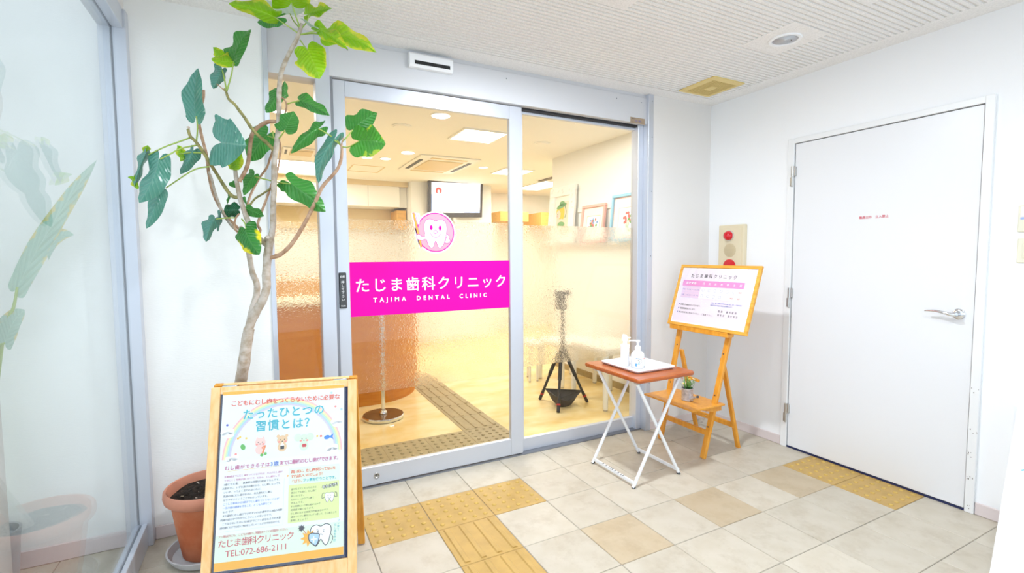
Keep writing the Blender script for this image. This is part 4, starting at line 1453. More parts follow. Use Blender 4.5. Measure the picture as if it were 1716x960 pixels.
# boxes and lines
b.flat([(0.278, -0.503), (0.455, -0.503), (0.455, -0.312), (0.278, -0.312)], 'paper_lime', 0.0003)
b.flat([(0.278, -0.372), (0.455, -0.372), (0.455, -0.312), (0.278, -0.312)], 'paper_green', 0.0004)
b.stroke([(0.070, -0.302), (0.300, -0.300)], 0.0012, 'flower_yellow', 0.0003)
b.stroke([(0.262, -0.345), (0.262, -0.505), (0.055, -0.505)], 0.0006, 'rain_blue', 0.0003)
b.flat([(0.272, -0.334), (0.279, -0.338), (0.272, -0.343)], 'paper_orange', 0.0005)
b.obj('printed_artwork', poster)


def tooth2d(b, cx, cy, s_, h, line='ink_dark'):
    P = [(0, .42), (.22, .5), (.44, .42), (.5, .2), (.44, -.08), (.36, -.36), (.24, -.5), (.12, -.38), (0, -.2), (-.12, -.38), (-.24, -.5), (-.36, -.36), (-.44, -.08), (-.5, .2), (-.44, .42), (-.22, .5)]
    q = catmull([(cx + x * s_, cy + y * s_) for x, y in P], 4, True)
    b.flat(q, 'paper_white', h)
    b.stroke(q, s_ * 0.035, line, h + 0.0002, True)


b = MB(MA @ Matrix.Translation((0, 0, H)))
tooth2d(b, 0.421, -0.428, 0.034, 0.0005)
for s_ in (-1, 1):
    b.stroke(catmull([(0.421 + s_ * .015, -0.424), (0.421 + s_ * .026, -0.430), (0.421 + s_ * .025, -0.414), (0.421 + s_ * .018, -0.412)], 3), 0.0018, 'ink_dark', 0.0008)
    b.ellipse((0.421 + s_ * .005, -0.422), 0.0012, 0.0016, 'ink_black', 0.0009, 8)
b.stroke(catmull([(0.415, -0.428), (0.421, -0.432), (0.427, -0.428)], 3), 0.0012, 'ink_dark', 0.0009)
b.obj('printed_tooth', poster)
b = MB(MA @ Matrix.Translation((0, 0, H)))
# tooth with shield, germ and burst
tooth2d(b, 0.392, -0.555, 0.072, 0.0005)
for s_ in (-1, 1):
    b.ellipse((0.392 + s_ * .010, -0.543), 0.0018, 0.0024, 'ink_black', 0.0009, 8)
    b.stroke([(0.392 + s_ * .015, -0.536), (0.392 + s_ * .007, -0.538)], 0.0014, 'ink_dark', 0.0009)
b.stroke(catmull([(0.386, -0.556), (0.392, -0.551), (0.398, -0.556)], 3), 0.0014, 'ink_dark', 0.0009)
b.stroke(catmull([(0.426, -0.555), (0.434, -0.566), (0.430, -0.582), (0.424, -0.588)], 4), 0.0018, 'ink_dark', 0.0009)
star = [(0.352 + (0.030 if k % 2 else 0.017) * math.cos(k * PI / 9), -0.560 + (0.030 if k % 2 else 0.017) * math.sin(k * PI / 9)) for k in range(18)]
b.flat(star, 'paper_orange', 0.0010)
shp = catmull([(0.362, -0.545), (0.374, -0.548), (0.386, -0.550), (0.385, -0.570), (0.376, -0.588), (0.364, -0.582), (0.352, -0.568), (0.351, -0.550)], 3, True)
b.flat(shp, 'rain_blue', 0.0013)
b.stroke(shp, 0.003, 'ink_dark', 0.0015, True)
b.stroke([(0.368, -0.556), (0.368, -0.578)], 0.004, 'paper_white', 0.0016)
b.stroke([(0.358, -0.566), (0.378, -0.566)], 0.004, 'paper_white', 0.0016)
b.ellipse((0.325, -0.524), 0.0085, 0.0085, 'ink_dark', 0.0010, 18)
for k in range(8):
    a = k * PI / 4
    b.stroke([(0.325 + .008 * math.cos(a), -0.524 + .008 * math.sin(a)), (0.325 + .0125 * math.cos(a), -0.524 + .0125 * math.sin(a))], 0.002, 'ink_dark', 0.0010)
b.stroke([(0.333, -0.533), (0.343, -0.546)], 0.0018, 'ink_orange', 0.0012)
o = b.obj('printed_tooth', poster)
# words
text('こどもにむし歯をつくらないために必要な', 0.0215, 'ink_orange', poster, PM(0.070, 0.071, 0.0008), width=0.383, bold=0.022)
for dm, bo, hh in (('paper_white', 0.045, 0.0008), ('ink_teal', 0.020, 0.0012)):
    text('たったひとつの', 0.0405, dm, poster, PM(0.256, 0.1215, hh), width=0.283, align='CENTER', bold=bo)
    text('習慣とは？', 0.0405, dm, poster, PM(0.262, 0.1665, hh), width=0.188, align='CENTER', bold=bo)
text('むし歯ができる子は', 0.0165, 'ink_magenta', poster, PM(0.060, 0.297, 0.0006), width=0.150, bold=0.012)
text('3歳', 0.0185, 'ink_blue', poster, PM(0.213, 0.297, 0.0006), width=0.028, bold=0.012)
text('までに最初のむし歯ができます。', 0.0165, 'ink_magenta', poster, PM(0.243, 0.296, 0.0006), width=0.205, bold=0.012)
LEFT_LINES = [('生後3歳までにむし歯をつくらなければ、大人のむし歯が', 'ink_magenta'), ('できにくく性格が良いのです。だから、むし歯なしで', 'ink_magenta'),
              ('3歳になる事。一番重要な時期は3歳までなんです。', 'ink_dark'), ('３歳までに、いずれ抜ける歯だから、むし歯になっても', 'ink_black'),
              ('いいや、ってよく言われるけれど、', 'ink_dark'), ('乳歯の頃にむし歯があると、永久歯もむし歯に', 'ink_dark'),
              ('なりやすいということがわかっています。', 'ink_dark'), ('こうした事実から3歳までむし歯をつくらないことが', 'ink_blue'),
              ('一生の歯の健康を守ること、とても大事なこと', 'ink_blue'), ('なのです。', 'ink_dark'),
              ('また最初にむし歯ができやすいのは1歳半から3歳の時期', 'ink_dark'), ('内緒の話の中でわかりにくいことが多いのです。', 'ink_dark'),
              ('こうならないためにも3歳までにフッ素をぬるのが大事', 'ink_dark'), ('歯を磨くだけではなく予防をしていくことがすすめなのです。', 'ink_dark')]
for k, (ln, cm) in enumerate(LEFT_LINES):
    text(ln, 0.0085, cm, poster, PM(0.060 if ln[0] not in '３内歯' else 0.054, 0.324 + 0.0132 * k, 0.0005), width=min(0.196, 0.0077 * len(ln)), shear=0.1)
for k, (ln, cm) in enumerate((('具体的に、むし歯予防ってなにを', 'ink_orange'), ('すればいいのでしょう！', 'ink_orange'))):
    text(ln, 0.0125, cm, poster, PM(0.284, 0.330 + 0.0165 * k, 0.0007), width=(0.158, 0.110)[k], bold=0.02)
text('ずばり、', 0.0125, 'ink_orange', poster, PM(0.284, 0.364, 0.0007), width=0.040, bold=0.02)
text('フッ素を使うことです。', 0.0125, 'ink_teal', poster, PM(0.326, 0.364, 0.0007), width=0.116, bold=0.02)
RIGHT_LINES = ['歯が生えてくたったときは', '歯はとても弱く、むし歯に', '弱いのです。', 'だからしっかりフッ素で', '守るんです。', 'その時期にいつ覚え始めるかで', '将来歯が強くなります。', 'むし歯に対する抵抗力が高まるのです。',
               '3歳までにフッ素を少しずつ使って、むし歯なしを', '実現しましょう！']
for k, ln in enumerate(RIGHT_LINES):
    text(ln, 0.0078, 'ink_dark', poster, PM(0.286, 0.390 + 0.0119 * k, 0.0006), width=min(0.160, 0.0073 * len(ln)), shear=0.1)
for dm, bo, hh in (('ink_black', 0.09, 0.0007), ('paper_white', 0.01, 0.0011)):
    text('それだけ！', 0.0130, dm, poster, PM(0.394, 0.396, hh) @ Matrix.Rotation(0.12, 4, 'Z'), width=0.056, bold=bo)
text('フッ素以外にも、こどもの歯のご相談はすぐにお電話ください。', 0.0095, 'ink_red', poster, PM(0.050, 0.524, 0.0006), width=0.228)
text('たじま歯科クリニック', 0.0290, 'ink_red', poster, PM(0.050, 0.5545, 0.0006), width=0.246)
text('TEL:072-686-2111', 0.0285, 'ink_red', poster, PM(0.076, 0.5880, 0.0006), width=0.198)
for k, ch in enumerate('フッ素で'):
    text(ch, 0.009, 'ink_teal', poster, PM(0.449 - 0.0005 * k, 0.515 + 0.0105 * k, 0.0006))
for k, ch in enumerate('むし歯を予防'):
    text(ch, 0.0095, 'ink_teal', poster, PM(0.438 - 0.0006 * k, 0.530 + 0.0105 * k, 0.0006))
b = MB(MA)
b.box((0.037, -0.640, 0.0040), (0.478, -0.012, 0.0052), 'acrylic')
b.obj('clear_cover', sg)

# ================================================================== FOLDING TABLE, TRAY, BOTTLES
tb = thing('folding_table', (1.28, 0.08, 0), 'small folding table with brown top and white crossed legs', 'table')
b = MB()
pts = []
for (cx, cy, a0) in ((1.478, 0.318, 0), (1.102, 0.318, 90), (1.102, -0.138, 180), (1.478, -0.138, 270)):
    for k in range(5):
        a = math.radians(a0 + 22.5 * k)
        pts.append((cx + 0.024 * math.cos(a), cy + 0.024 * math.sin(a)))
ctr = Vector((1.29, 0.09, 0))
vs, fs = [], []
prof = [(0.985, 0.598), (1.0, 0.604), (1.0, 0.614), (0.985, 0.620)]
for s_, z in prof:
    for p in pts:
        q = ctr + (Vector((p[0], p[1], 0)) - ctr) * s_
        vs.append((q.x, q.y, z))
n_ = len(pts)
for i in range(3):
    for k in range(n_):
        fs.append([i * n_ + k, i * n_ + (k + 1) % n_, (i + 1) * n_ + (k + 1) % n_, (i + 1) * n_ + k])
fs += [list(range(n_))[::-1], [3 * n_ + k for k in range(n_)]]
b.add(vs, fs, 'table_brown', True)
smooth_fix(b.obj('table_top', tb), 30)
for yy, s_ in ((0.262, 1), (-0.108, -1)):
    for (xa, xb, dy) in ((1.092, 1.432, 0.0), (1.452, 1.118, 0.014)):
        yv = yy - dy * s_
        b = MB().tube([(xa, yv, 0.004), (xb, yv, 0.592)], 0.0095, 'white_enamel', 10)
        d = Vector((xb - xa, 0, 0.588)).normalized()
        b.tube([Vector((xa, yv, 0)), Vector((xa, yv, 0)) + d * 0.014], 0.0105, 'rubber_dark', 10)
        smooth_fix(b.obj('leg', tb))
for xx in (1.100, 1.446):
    b = MB().box((xx - 0.005, -0.100, 0.016), (xx + 0.005, 0.255, 0.036), 'white_enamel', 0.002)
    if xx < 1.2:
        for k in range(9):
            yy = -0.02 + 0.022 * k + 0.006 * math.sin(k * 5)
            b.box((xx - 0.0055, yy, 0.033), (xx + 0.004, yy + 0.006, 0.0364), 'rubber_dark')
    b.obj('crossbar', tb)
for yy in (0.262, -0.108):
    b = MB()
    b.tube([(1.09, yy - 0.004, 0.590), (1.47, yy - 0.004, 0.590)], 0.004, 'steel', 8)
    for xx in (1.118, 1.432):
        b.box((xx - 0.012, yy - 0.012, 0.580), (xx + 0.012, yy + 0.010, 0.599), 'steel', 0.002)
    b.obj('bracket', tb)

MTr = Matrix.Translation((1.305, 0.108, 0.6205)) @ Matrix.Rotation(0.0, 4, 'Z')
b = MB(MTr)
rx, ry = 0.152, 0.172


def rrect(hx, hy, r, z, n=5):
    out = []
    for (cx, cy, a0) in ((hx - r, hy - r, 0), (-hx + r, hy - r, 90), (-hx + r, -hy + r, 180), (hx - r, -hy + r, 270)):
        for k in range(n):
            a = math.radians(a0 + 90 * k / (n - 1))
            out.append((cx + r * math.cos(a), cy + r * math.sin(a), z))
    return out


rings = [rrect(rx - .014, ry - .014, .02, 0.0), rrect(rx - .004, ry - .004, .026, 0.008), rrect(rx, ry, .03, 0.0145), rrect(rx - .002, ry - .002, .029, 0.0155),
         rrect(rx - .008, ry - .008, .024, 0.010), rrect(rx - .016, ry - .016, .018, 0.003)]
vs = [p for r_ in rings for p in r_]
n_ = len(rings[0])
fs = [[i * n_ + k, i * n_ + (k + 1) % n_, (i + 1) * n_ + (k + 1) % n_, (i + 1) * n_ + k] for i in range(5) for k in range(n_)]
fs += [list(range(n_))[::-1], [5 * n_ + k for k in range(n_)]]
b.add(vs, fs, 'tray_white', True)
o = b.obj('serving_tray', None, (1.305, 0.108, 0.6205))
smooth_fix(o)
tag(o, 'shallow white tray lying on the brown folding table', 'tray')

ZT = 0.6240
b1 = thing('pump_bottle', (1.232, 0.135, ZT), 'taller straight white pump bottle standing behind the squat one', 'bottle')
c0 = (1.232, 0.135, ZT)
smooth_fix(MB().lathe(c0, [(0.024, 0), (0.026, 0.003), (0.026, 0.105), (0.024, 0.112)], 'plastic_white', 28).obj('bottle_body', b1))
b = MB().lathe(c0, [(0.0265, 0.110), (0.0265, 0.126), (0.020, 0.130), (0.012, 0.132), (0.011, 0.150)], 'plastic_white', 28)
smooth_fix(b.obj('collar', b1))
b = MB()
b.prism([(1.216, ZT + 0.150), (1.246, ZT + 0.150), (1.246, ZT + 0.166), (1.236, ZT + 0.186), (1.226, ZT + 0.190), (1.218, ZT + 0.178)], 0.124, 0.146, 'plastic_white', 'y')
b.tube([(1.240, 0.135, ZT + 0.168), (1.268, 0.128, ZT + 0.166)], 0.004, 'plastic_white', 8)
b.box((1.239, 0.130, ZT + 0.135), (1.246, 0.140, ZT + 0.152), 'plastic_white')
smooth_fix(b.obj('pump_head', b1))
b2 = thing('pump_bottle', (1.268, 0.062, ZT), 'squat clear-white pump bottle with a printed label, in front', 'bottle')
c0 = (1.268, 0.062, ZT)
b = MB().lathe(c0, [(0.037, 0), (0.040, 0.004), (0.040, 0.072), (0.036, 0.084), (0.026, 0.095), (0.016, 0.101), (0.015, 0.104)], 'plastic_clear', 32)
smooth_fix(b.obj('bottle_body', b2))
b = MB().lathe(c0, [(0.0175, 0.103), (0.0175, 0.122), (0.012, 0.128), (0.006, 0.131), (0.005, 0.152)], 'plastic_white', 24)
smooth_fix(b.obj('collar', b2))
b = MB()
b.lathe(c0, [(0.012, 0.151), (0.013, 0.158), (0.010, 0.163), (0, 0.164)], 'plastic_white', 20)
b.tube([Vector(c0) + Vector((0, 0, 0.158)), Vector(c0) + Vector((-0.03, 0.03, 0.158)), Vector(c0) + Vector((-0.036, 0.036, 0.152))], 0.004, 'plastic_white', 8)
smooth_fix(b.obj('pump_head', b2))
b = MB()


def cyl_patch(b, c, r, a0, a1, z0, z1, m, n=6):
    vs = []
    for k in range(n + 1):
        a = a0 + (a1 - a0) * k / n
        for z in (z0, z1):
            vs.append((c[0] + r * math.cos(a), c[1] + r * math.sin(a), c[2] + z))
    b.add(vs, [[2 * k, 2 * k + 2, 2 * k + 3, 2 * k + 1] for k in range(n)], m, True)


cyl_patch(b, c0, 0.0405, math.radians(205), math.radians(262), 0.012, 0.068, 'paper_white')
cyl_patch(b, c0, 0.0408, math.radians(212), math.radians(245), 0.056, 0.061, 'ink_blue')
cyl_patch(b, c0, 0.0408, math.radians(208), math.radians(222), 0.014, 0.030, 'fish_blue')
rr = random.Random(2)
for k in range(16):
    a = math.radians(rr.uniform(212, 256))
    z = rr.uniform(0.018, 0.052)
    cyl_patch(b, c0, 0.0409, a, a + 0.10, z, z + 0.004, ('ink_dark', 'ink_teal', 'rain_blue', 'ink_blue')[k % 4], 2)
cyl_patch(b, c0, 0.0405, math.radians(276), math.radians(330), 0.014, 0.062, 'paper_pale_blue')
cyl_patch(b, c0, 0.0408, math.radians(278), math.radians(326), 0.056, 0.060, 'blush')
for k in range(7):
    cyl_patch(b, c0, 0.0409, math.radians(312), math.radians(324), 0.022 + 0.004 * k, 0.0240 + 0.004 * k, 'ink_dark', 2)
b.obj('printed_label', b2)

# ================================================================== EASEL WITH NOTICE BOARD
ez = thing('easel', (1.90, 0.18, 0), 'amber wooden folding easel with a shelf, in the corner', 'easel')
LEGS = [((1.750, -0.006, 0.0), (1.976, -0.058, 1.03)), ((1.750, 0.362, 0.0), (1.976, 0.356, 1.03))]
for p, q in LEGS:
    MB().bar(p, q, 0.022, 0.036, 'easel_wood', up=(0, 1, 0), bev=0.003).obj('leg', ez)
BACK = [((2.098, 0.008, 0.0), (1.905, -0.010, 0.625)), ((2.098, 0.352, 0.0), (1.905, 0.330, 0.625))]
for p, q in BACK:
    MB().bar(p, q, 0.020, 0.030, 'easel_wood', up=(0, 1, 0), bev=0.003).obj('leg', ez)
for p, q, w, h in (((1.786, 0.355, 0.158), (1.786, 0.0, 0.158), 0.016, 0.034), ((2.048, 0.352, 0.160), (2.048, 0.0, 0.160), 0.016, 0.034)):
    MB().bar(p, q, w, h, 'easel_wood', bev=0.002).obj('crossbar', ez)
b = MB().box((1.585, -0.066, 0.338), (1.872, 0.352, 0.350), 'easel_wood', 0.002)
b.obj('shelf', ez)
for yy in (-0.038, 0.318):
    b = MB().prism([(1.640, 0.338), (1.872, 0.338), (1.872, 0.300), (1.800, 0.300)], yy, yy + 0.014, 'easel_wood', 'y')
    b.obj('shelf_cleat', ez)
b = MB().box((1.852, -0.085, 0.772), (1.915, 0.392, 0.793), 'easel_wood', 0.002)
b.box((1.852, -0.085, 0.793), (1.857, 0.392, 0.801), 'easel_wood')
b.obj('ledge', ez)
MB().bar((1.945, 0.31, 0.432), (1.945, 0.205, 0.424), 0.014, 0.018, 'easel_wood', bev=0.002).obj('brace', ez)
b = MB()
for (p, z) in (((1.795, -0.018), 0.20), ((1.838, -0.028), 0.40), ((1.893, -0.04), 0.66), ((1.893, 0.345), 0.66), ((1.838, 0.345), 0.40)):
    b.lathe((1.750 + 0.2194 * z - 0.0115, p[1] + 0.004, z), [(0.005, 0), (0.004, 0.003), (0, 0.004)], 'rubber_dark', 10, 'x')
b.obj('screws', ez)
b = MB()
for k in range(14):
    t = k / 13
    p = Vector((1.80 + 0.24 * t, 0.22 + 0.02 * math.sin(t * 3), 0.165 - 0.10 * math.sin(PI * t)))
    pts = [p + Vector((0.010 * math.cos(a), 0.0045 * math.sin(a) if k % 2 else 0, 0 if k % 2 else 0.0045 * math.sin(a))) for a in [2 * PI * q / 8 for q in range(9)]]
    b.tube(pts, 0.0013, 'steel', 5, cap=False)
b.obj('chain', ez)

BO = Vector((1.865, -0.0, 0.800))
MBd = frame_m(BO, (0, -1, 0), (0.135, 0, 0.4165))
nb = thing('notice_board', (1.90, 0.11, 0.800), 'wood-framed clinic notice board resting on the easel', 'notice board')
a0, a1, bh, fw = -0.428, 0.207, 0.438, 0.021
MB(MBd).box((a0, 0, -0.016), (a1, fw, 0.003), 'board_wood', 0.002).obj('frame_rail', nb)
MB(MBd).box((a0, bh - fw, -0.016), (a1, bh, 0.003), 'board_wood', 0.002).obj('frame_rail', nb)
MB(MBd).box((a0, fw, -0.016), (a0 + fw, bh - fw, 0.003), 'board_wood', 0.002).obj('frame_stile', nb)
MB(MBd).box((a1 - fw, fw, -0.016), (a1, bh - fw, 0.003), 'board_wood', 0.002).obj('frame_stile', nb)
sheet = MB(MBd).box((a0 + fw, fw, -0.010), (a1 - fw, bh - fw, -0.004), 'paper_lilac').obj('printed_sheet', nb)
b = MB(MBd @ Matrix.Translation((0, 0, -0.0037)))
b.stroke([(a0 + fw + .006, fw + .006), (a1 - fw - .006, fw + .006), (a1 - fw - .006, bh - fw - .006), (a0 + fw + .006, bh - fw - .006)], 0.011, 'paper_white', 0.0, True)
b.flat([(-0.378, 0.285), (0.114, 0.287), (0.114, 0.327), (-0.378, 0.327)], 'paper_pink', 0.0002)
b.flat([(-0.370, 0.203), (-0.215, 0.203), (-0.215, 0.283), (-0.370, 0.283)], 'paper_pale_pink', 0.0002)
b.flat([(-0.215, 0.203), (0.116, 0.203), (0.116, 0.283), (-0.215, 0.283)], 'paper_white', 0.0002)
b.stroke([(-0.371, 0.203), (0.116, 0.203), (0.116, 0.283), (-0.371, 0.283)], 0.0012, 'rain_violet', 0.0004, True)
b.stroke([(-0.371, 0.243), (0.116, 0.243)], 0.001, 'rain_violet', 0.0004)
for c_ in range(6):
    for r_ in range(2):
        if r_ == 1 and c_ in (4, 5):
            continue
        b.ring((-0.190 + 0.048 * c_, 0.262 - 0.040 * r_), 0.0095, 0.0014, 'ink_violet', 0.0005, 18)
for k in range(3):
    b.ellipse((-0.365, 0.152 - 0.0275 * k), 0.0045, 0.0045, 'ink_violet', 0.0004, 4, 0.0)
b.stroke([(-0.04, 0.141), (0.112, 0.141)], 0.0007, 'rain_violet', 0.0004)
b.stroke([(-0.036, 0.093), (0.118, 0.093)], 0.0007, 'rain_violet', 0.0004)
b.obj('printed_table', sheet)


def BMx(a, bb, h=0.0005):
    return MBd @ Matrix.Translation((a, bb, -0.0037 + h))


text('たじま歯科クリニック', 0.030, 'ink_dark', sheet, BMx(-0.322, 0.349), width=0.366, bold=0.008)
text('診療時間', 0.019, 'white_print', sheet, BMx(-0.348, 0.300), width=0.085, bold=0.02)
for k, ch in enumerate('月火水木金土日'):
    text(ch, 0.018, 'white_print', sheet, BMx(-0.205 + 0.0475 * k, 0.300), bold=0.02)
text('午前', 0.011, 'ink_violet', sheet, BMx(-0.366, 0.257))
text('午後', 0.011, 'ink_violet', sheet, BMx(-0.366, 0.217))
text('9:30～13:00', 0.014, 'ink_violet', sheet, BMx(-0.330, 0.256), width=0.105)
text('14:30～19:30', 0.014, 'ink_violet', sheet, BMx(-0.330, 0.216), width=0.105)
text('休診', 0.013, 'ink_red', sheet, BMx(0.083, 0.256))
text('休診', 0.013, 'ink_red', sheet, BMx(0.030, 0.216))
text('休診', 0.013, 'ink_red', sheet, BMx(0.083, 0.216))
text('診療は予約制となっております。', 0.0135, 'ink_dark', sheet, BMx(-0.352, 0.146), width=0.170)
text('急患随時受付いたします。', 0.0135, 'ink_dark', sheet, BMx(-0.352, 0.1185), width=0.135)
text('車は駐車場に駐めて下さい。ご遠慮下さい。', 0.0135, 'ink_dark', sheet, BMx(-0.352, 0.091), width=0.285)
text('土曜は、第二土曜日は午前の診療と致します。午後は休診', 0.010, 'ink_blue', sheet, BMx(-0.106, 0.177), width=0.236)
text('祝祭日のある週は木曜日も診療致します。', 0.010, 'ink_blue', sheet, BMx(-0.104, 0.162), width=0.170)
text('院長　歯科医師', 0.015, 'ink_dark', sheet, BMx(-0.034, 0.124), width=0.138)
text('衛生士　受付担当', 0.015, 'ink_dark', sheet, BMx(-0.032, 0.100), width=0.148)
MB(MBd).box((a0 + fw, fw, -0.0022), (a1 - fw, bh - fw, -0.0008), 'acrylic').obj('clear_cover', nb)

# watering can planter on the shelf
WC = Vector((1.725, 0.105, 0.3505))
wc = thing('watering_can', WC, 'small galvanised watering can holding tiny flowers on the easel shelf', 'planter')
b = MB().lathe(WC, [(0.032, 0.0), (0.036, 0.002), (0.036, 0.074), (0.0375, 0.076), (0.0375, 0.080), (0.034, 0.080), (0.034, 0.070)], 'galvanised', 32)
smooth_fix(b.obj('can_body', wc))
dS = Vector((-0.25, -1.0, 0)).normalized()
b = MB().tube([WC + dS * 0.030 + Vector((0, 0, 0.012)), WC + dS * 0.062 + Vector((0, 0, 0.030)), WC + dS * 0.112 + Vector((0, 0, 0.052))], [0.010, 0.007, 0.006], 'galvanised', 12)
b.tube([WC + dS * 0.108 + Vector((0, 0, 0.050)), WC + dS * 0.115 + Vector((0, 0, 0.0535))], [0.0078, 0.0078], 'rubber_dark', 12)
smooth_fix(b.obj('spout', wc))
b = MB().tube(catmull([WC - dS * 0.035 + Vector((0, 0, 0.074)), WC - dS * 0.055 + Vector((0, 0, 0.074)), WC - dS * 0.060 + Vector((0, 0, 0.050)), WC - dS * 0.056 + Vector((0, 0, 0.028)), WC - dS * 0.035 + Vector((0, 0, 0.022))], 4), 0.0028, 'steel', 8)
smooth_fix(b.obj('handle', wc))
MB().lathe(WC, [(0.034, 0.071), (0.0, 0.074)], 'soil', 24).obj('soil', wc)
rr = random.Random(12)
sprigs = MB()
for k in range(34):
    a, r = rr.uniform(0, 6.28), rr.uniform(0.0, 0.028)
    p0 = WC + Vector((r * math.cos(a), r * math.sin(a), 0.070))
    hgt = rr.uniform(0.03, 0.085)
    p1 = p0 + Vector((0.5 * r * math.cos(a) + rr.uniform(-.012, .012), 0.5 * r * math.sin(a) + rr.uniform(-.012, .012), hgt))
    sprigs.tube([p0, (p0 + p1) / 2 + Vector((rr.uniform(-.004, .004), rr.uniform(-.004, .004), 0)), p1], 0.0009, 'sprig_green', 5)
    for q in range(5):
        t = rr.uniform(0.35, 1.0)
        c_ = p0.lerp(p1, t)
        d = Vector((rr.uniform(-1, 1), rr.uniform(-1, 1), rr.uniform(-.2, .7))).normalized()
        u = d.cross(Vector((0.3, 0.1, 1))).normalized()
        L_ = rr.uniform(0.007, 0.013)
        mm = 'sprig_green' if rr.random() < .4 else 'sprig_pale'
        sprigs.add([c_, c_ + d * L_ * .5 + u * L_ * .35, c_ + d * L_, c_ + d * L_ * .5 - u * L_ * .35], [[0, 1, 2, 3]], mm)
o = sprigs.obj('foliage', wc)
o['kind'] = 'stuff'
for k in range(15):
    a, r = rr.uniform(0, 6.28), rr.uniform(0.005, 0.038)
    c_ = WC + Vector((r * math.cos(a), r * math.sin(a), rr.uniform(0.10, 0.165)))
    b = MB()
    d = (c_ - WC + Vector((0, 0, .02))).normalized()
    u = d.cross(Vector((1, 0, 0))).normalized()
    w = d.cross(u)
    R_ = 0.0095
    mm = ('flower_white', 'flower_yellow', 'flower_white', 'flower_yellow', 'table_brown')[k % 5]
    for q in range(5):
        an = 2 * PI * q / 5
        e1 = u * math.cos(an) + w * math.sin(an)
        e2 = u * math.cos(an + .6) + w * math.sin(an + .6)
        e3 = u * math.cos(an - .6) + w * math.sin(an - .6)
        b.add([c_, c_ + e3 * R_ * .7 + d * .001, c_ + e1 * R_ + d * .002, c_ + e2 * R_ * .7 + d * .001], [[0, 1, 2, 3]], mm)
    b.tube([c_ - d * .0005, c_ + d * 0.002], 0.0018, 'flower_yellow', 6)
    b.tube([c_, WC + Vector((0.4 * r * math.cos(a), 0.4 * r * math.sin(a), 0.072))], 0.0007, 'sprig_green', 4)
    b.obj('flower', wc)

# ================================================================== WHITE BOARD AT THE LOWER RIGHT EDGE
ws = thing('white_sign_board', (1.95, -1.50, 0), 'leaning white sign board cut off at the lower right corner', 'sign')
MW = frame_m((1.654, -1.390, 0.0), (0.12, -0.99, 0), (0.289, 0.026, 0.70))
b = MB(MW)
b.box((0.0, 0.0, -0.02), (0.45, 0.757, 0.0), 'sign_white', 0.004)
b.obj('panel', ws)
MWB = frame_m((2.10, -1.33, 0.0), (0.12, -0.99, 0), (-0.12, -0.01, 0.70))
for a_ in (0.0, 0.425):
    MB(MWB).box((a_, 0.0, -0.012), (a_ + 0.025, 0.68, 0.0), 'sign_white').obj('rear_strut', ws)
text('スタッフ', 0.060, 'ink_sign_blue', ws, off(MW, 0.030, 0.498, 0.0015), name='lettering')

# ================================================================== THE CLINIC BEHIND THE GLASS
b = MB().box((-2.2, 0.66, -0.06), (4.6, 6.4, 0.0), 'vinyl_floor')
cf = tag(b.obj('floor_clinic'), 'yellow marbled vinyl floor of the clinic room', 'floor', None, 'structure')
TS = MB()
TS.box((0.001, 0.001, -0.004), (0.299, 0.299, 0.003), 'tactile_tan')
for i in range(5):
    for j in range(5):
        TS.lathe((0.038 + 0.056 * i, 0.038 + 0.056 * j, 0.003), [(0.0125, 0), (0.0115, 0.003), (0.008, 0.0055), (0.0, 0.006)], 'tactile_tan', 8)
TSm = TS.mesh('tactile_tile')
TB = MB()
TB.box((0.001, 0.001, -0.004), (0.299, 0.299, 0.003), 'tactile_tan')
for i in range(4):
    x = 0.0375 + 0.075 * i
    TB.prism([(x - 0.014, 0.003), (x + 0.014, 0.003), (x + 0.0095, 0.008), (x - 0.0095, 0.008)], 0.010, 0.290, 'tactile_tan', 'y')
TBm = TB.mesh('tactile_tile')
for k in range(5):
    o = bpy.data.objects.new('tactile_tile', TSm)
    C.objects.link(o)
    o.parent = cf
    o.location = (0.588 - 0.3 * k, 0.865, 0.0)
for k in range(6):
    o = bpy.data.objects.new('tactile_tile', TBm)
    C.objects.link(o)
    o.parent = cf
    o.location = (0.588 + 0.003 * k, 1.166 + 0.3 * k, 0.0)
struct('ceiling_clinic', MB().box((-2.2, 0.68, 2.40), (4.6, 6.4, 2.47), 'clinic_ceiling'), 'cream plaster ceiling of the clinic room', 'ceiling')
struct('wall_clinic_left', MB().box((-2.3, 0.68, 0), (-2.2, 6.4, 2.47), 'cream_wall'), 'cream left wall of the clinic room', 'wall')
struct('wall_clinic_far', MB().box((-2.2, 5.75, 0), (4.6, 5.85, 2.47), 'cream_wall'), 'pale far wall of the clinic room', 'wall')
struct('wall_clinic_side', MB().box((2.335, 0.68, 0), (2.45, 2.715, 2.47), 'cream_wall'), 'cream side wall carrying the leaning pictures', 'wall')
struct('wall_clinic_right', MB().box((4.5, 2.5, 0), (4.6, 6.4, 2.47), 'cream_wall'), 'pale right wall at the back of the clinic room', 'wall')
struct('wall_clinic_return', MB().box((2.45, 2.60, 0), (4.5, 2.715, 2.47), 'cream_wall'), 'cream return wall behind the leaning pictures', 'wall')
struct('baseboard_clinic', MB().box((2.325, 0.70, 0), (2.335, 2.715, 0.065), 'tactile_tan', 0.002), 'tan skirting of the clinic side wall', 'skirting')
struct('pillar', MB().box((1.315, 5.02, 0), (2.62, 5.75, 2.41), 'cream_wall'), 'broad cream pillar behind the wall television', 'pillar')

# reception counter, wood with rounded end
rc = thing('reception_counter', (-0.5, 2.5, 0), 'curved wooden reception counter behind the frosted glass', 'counter')


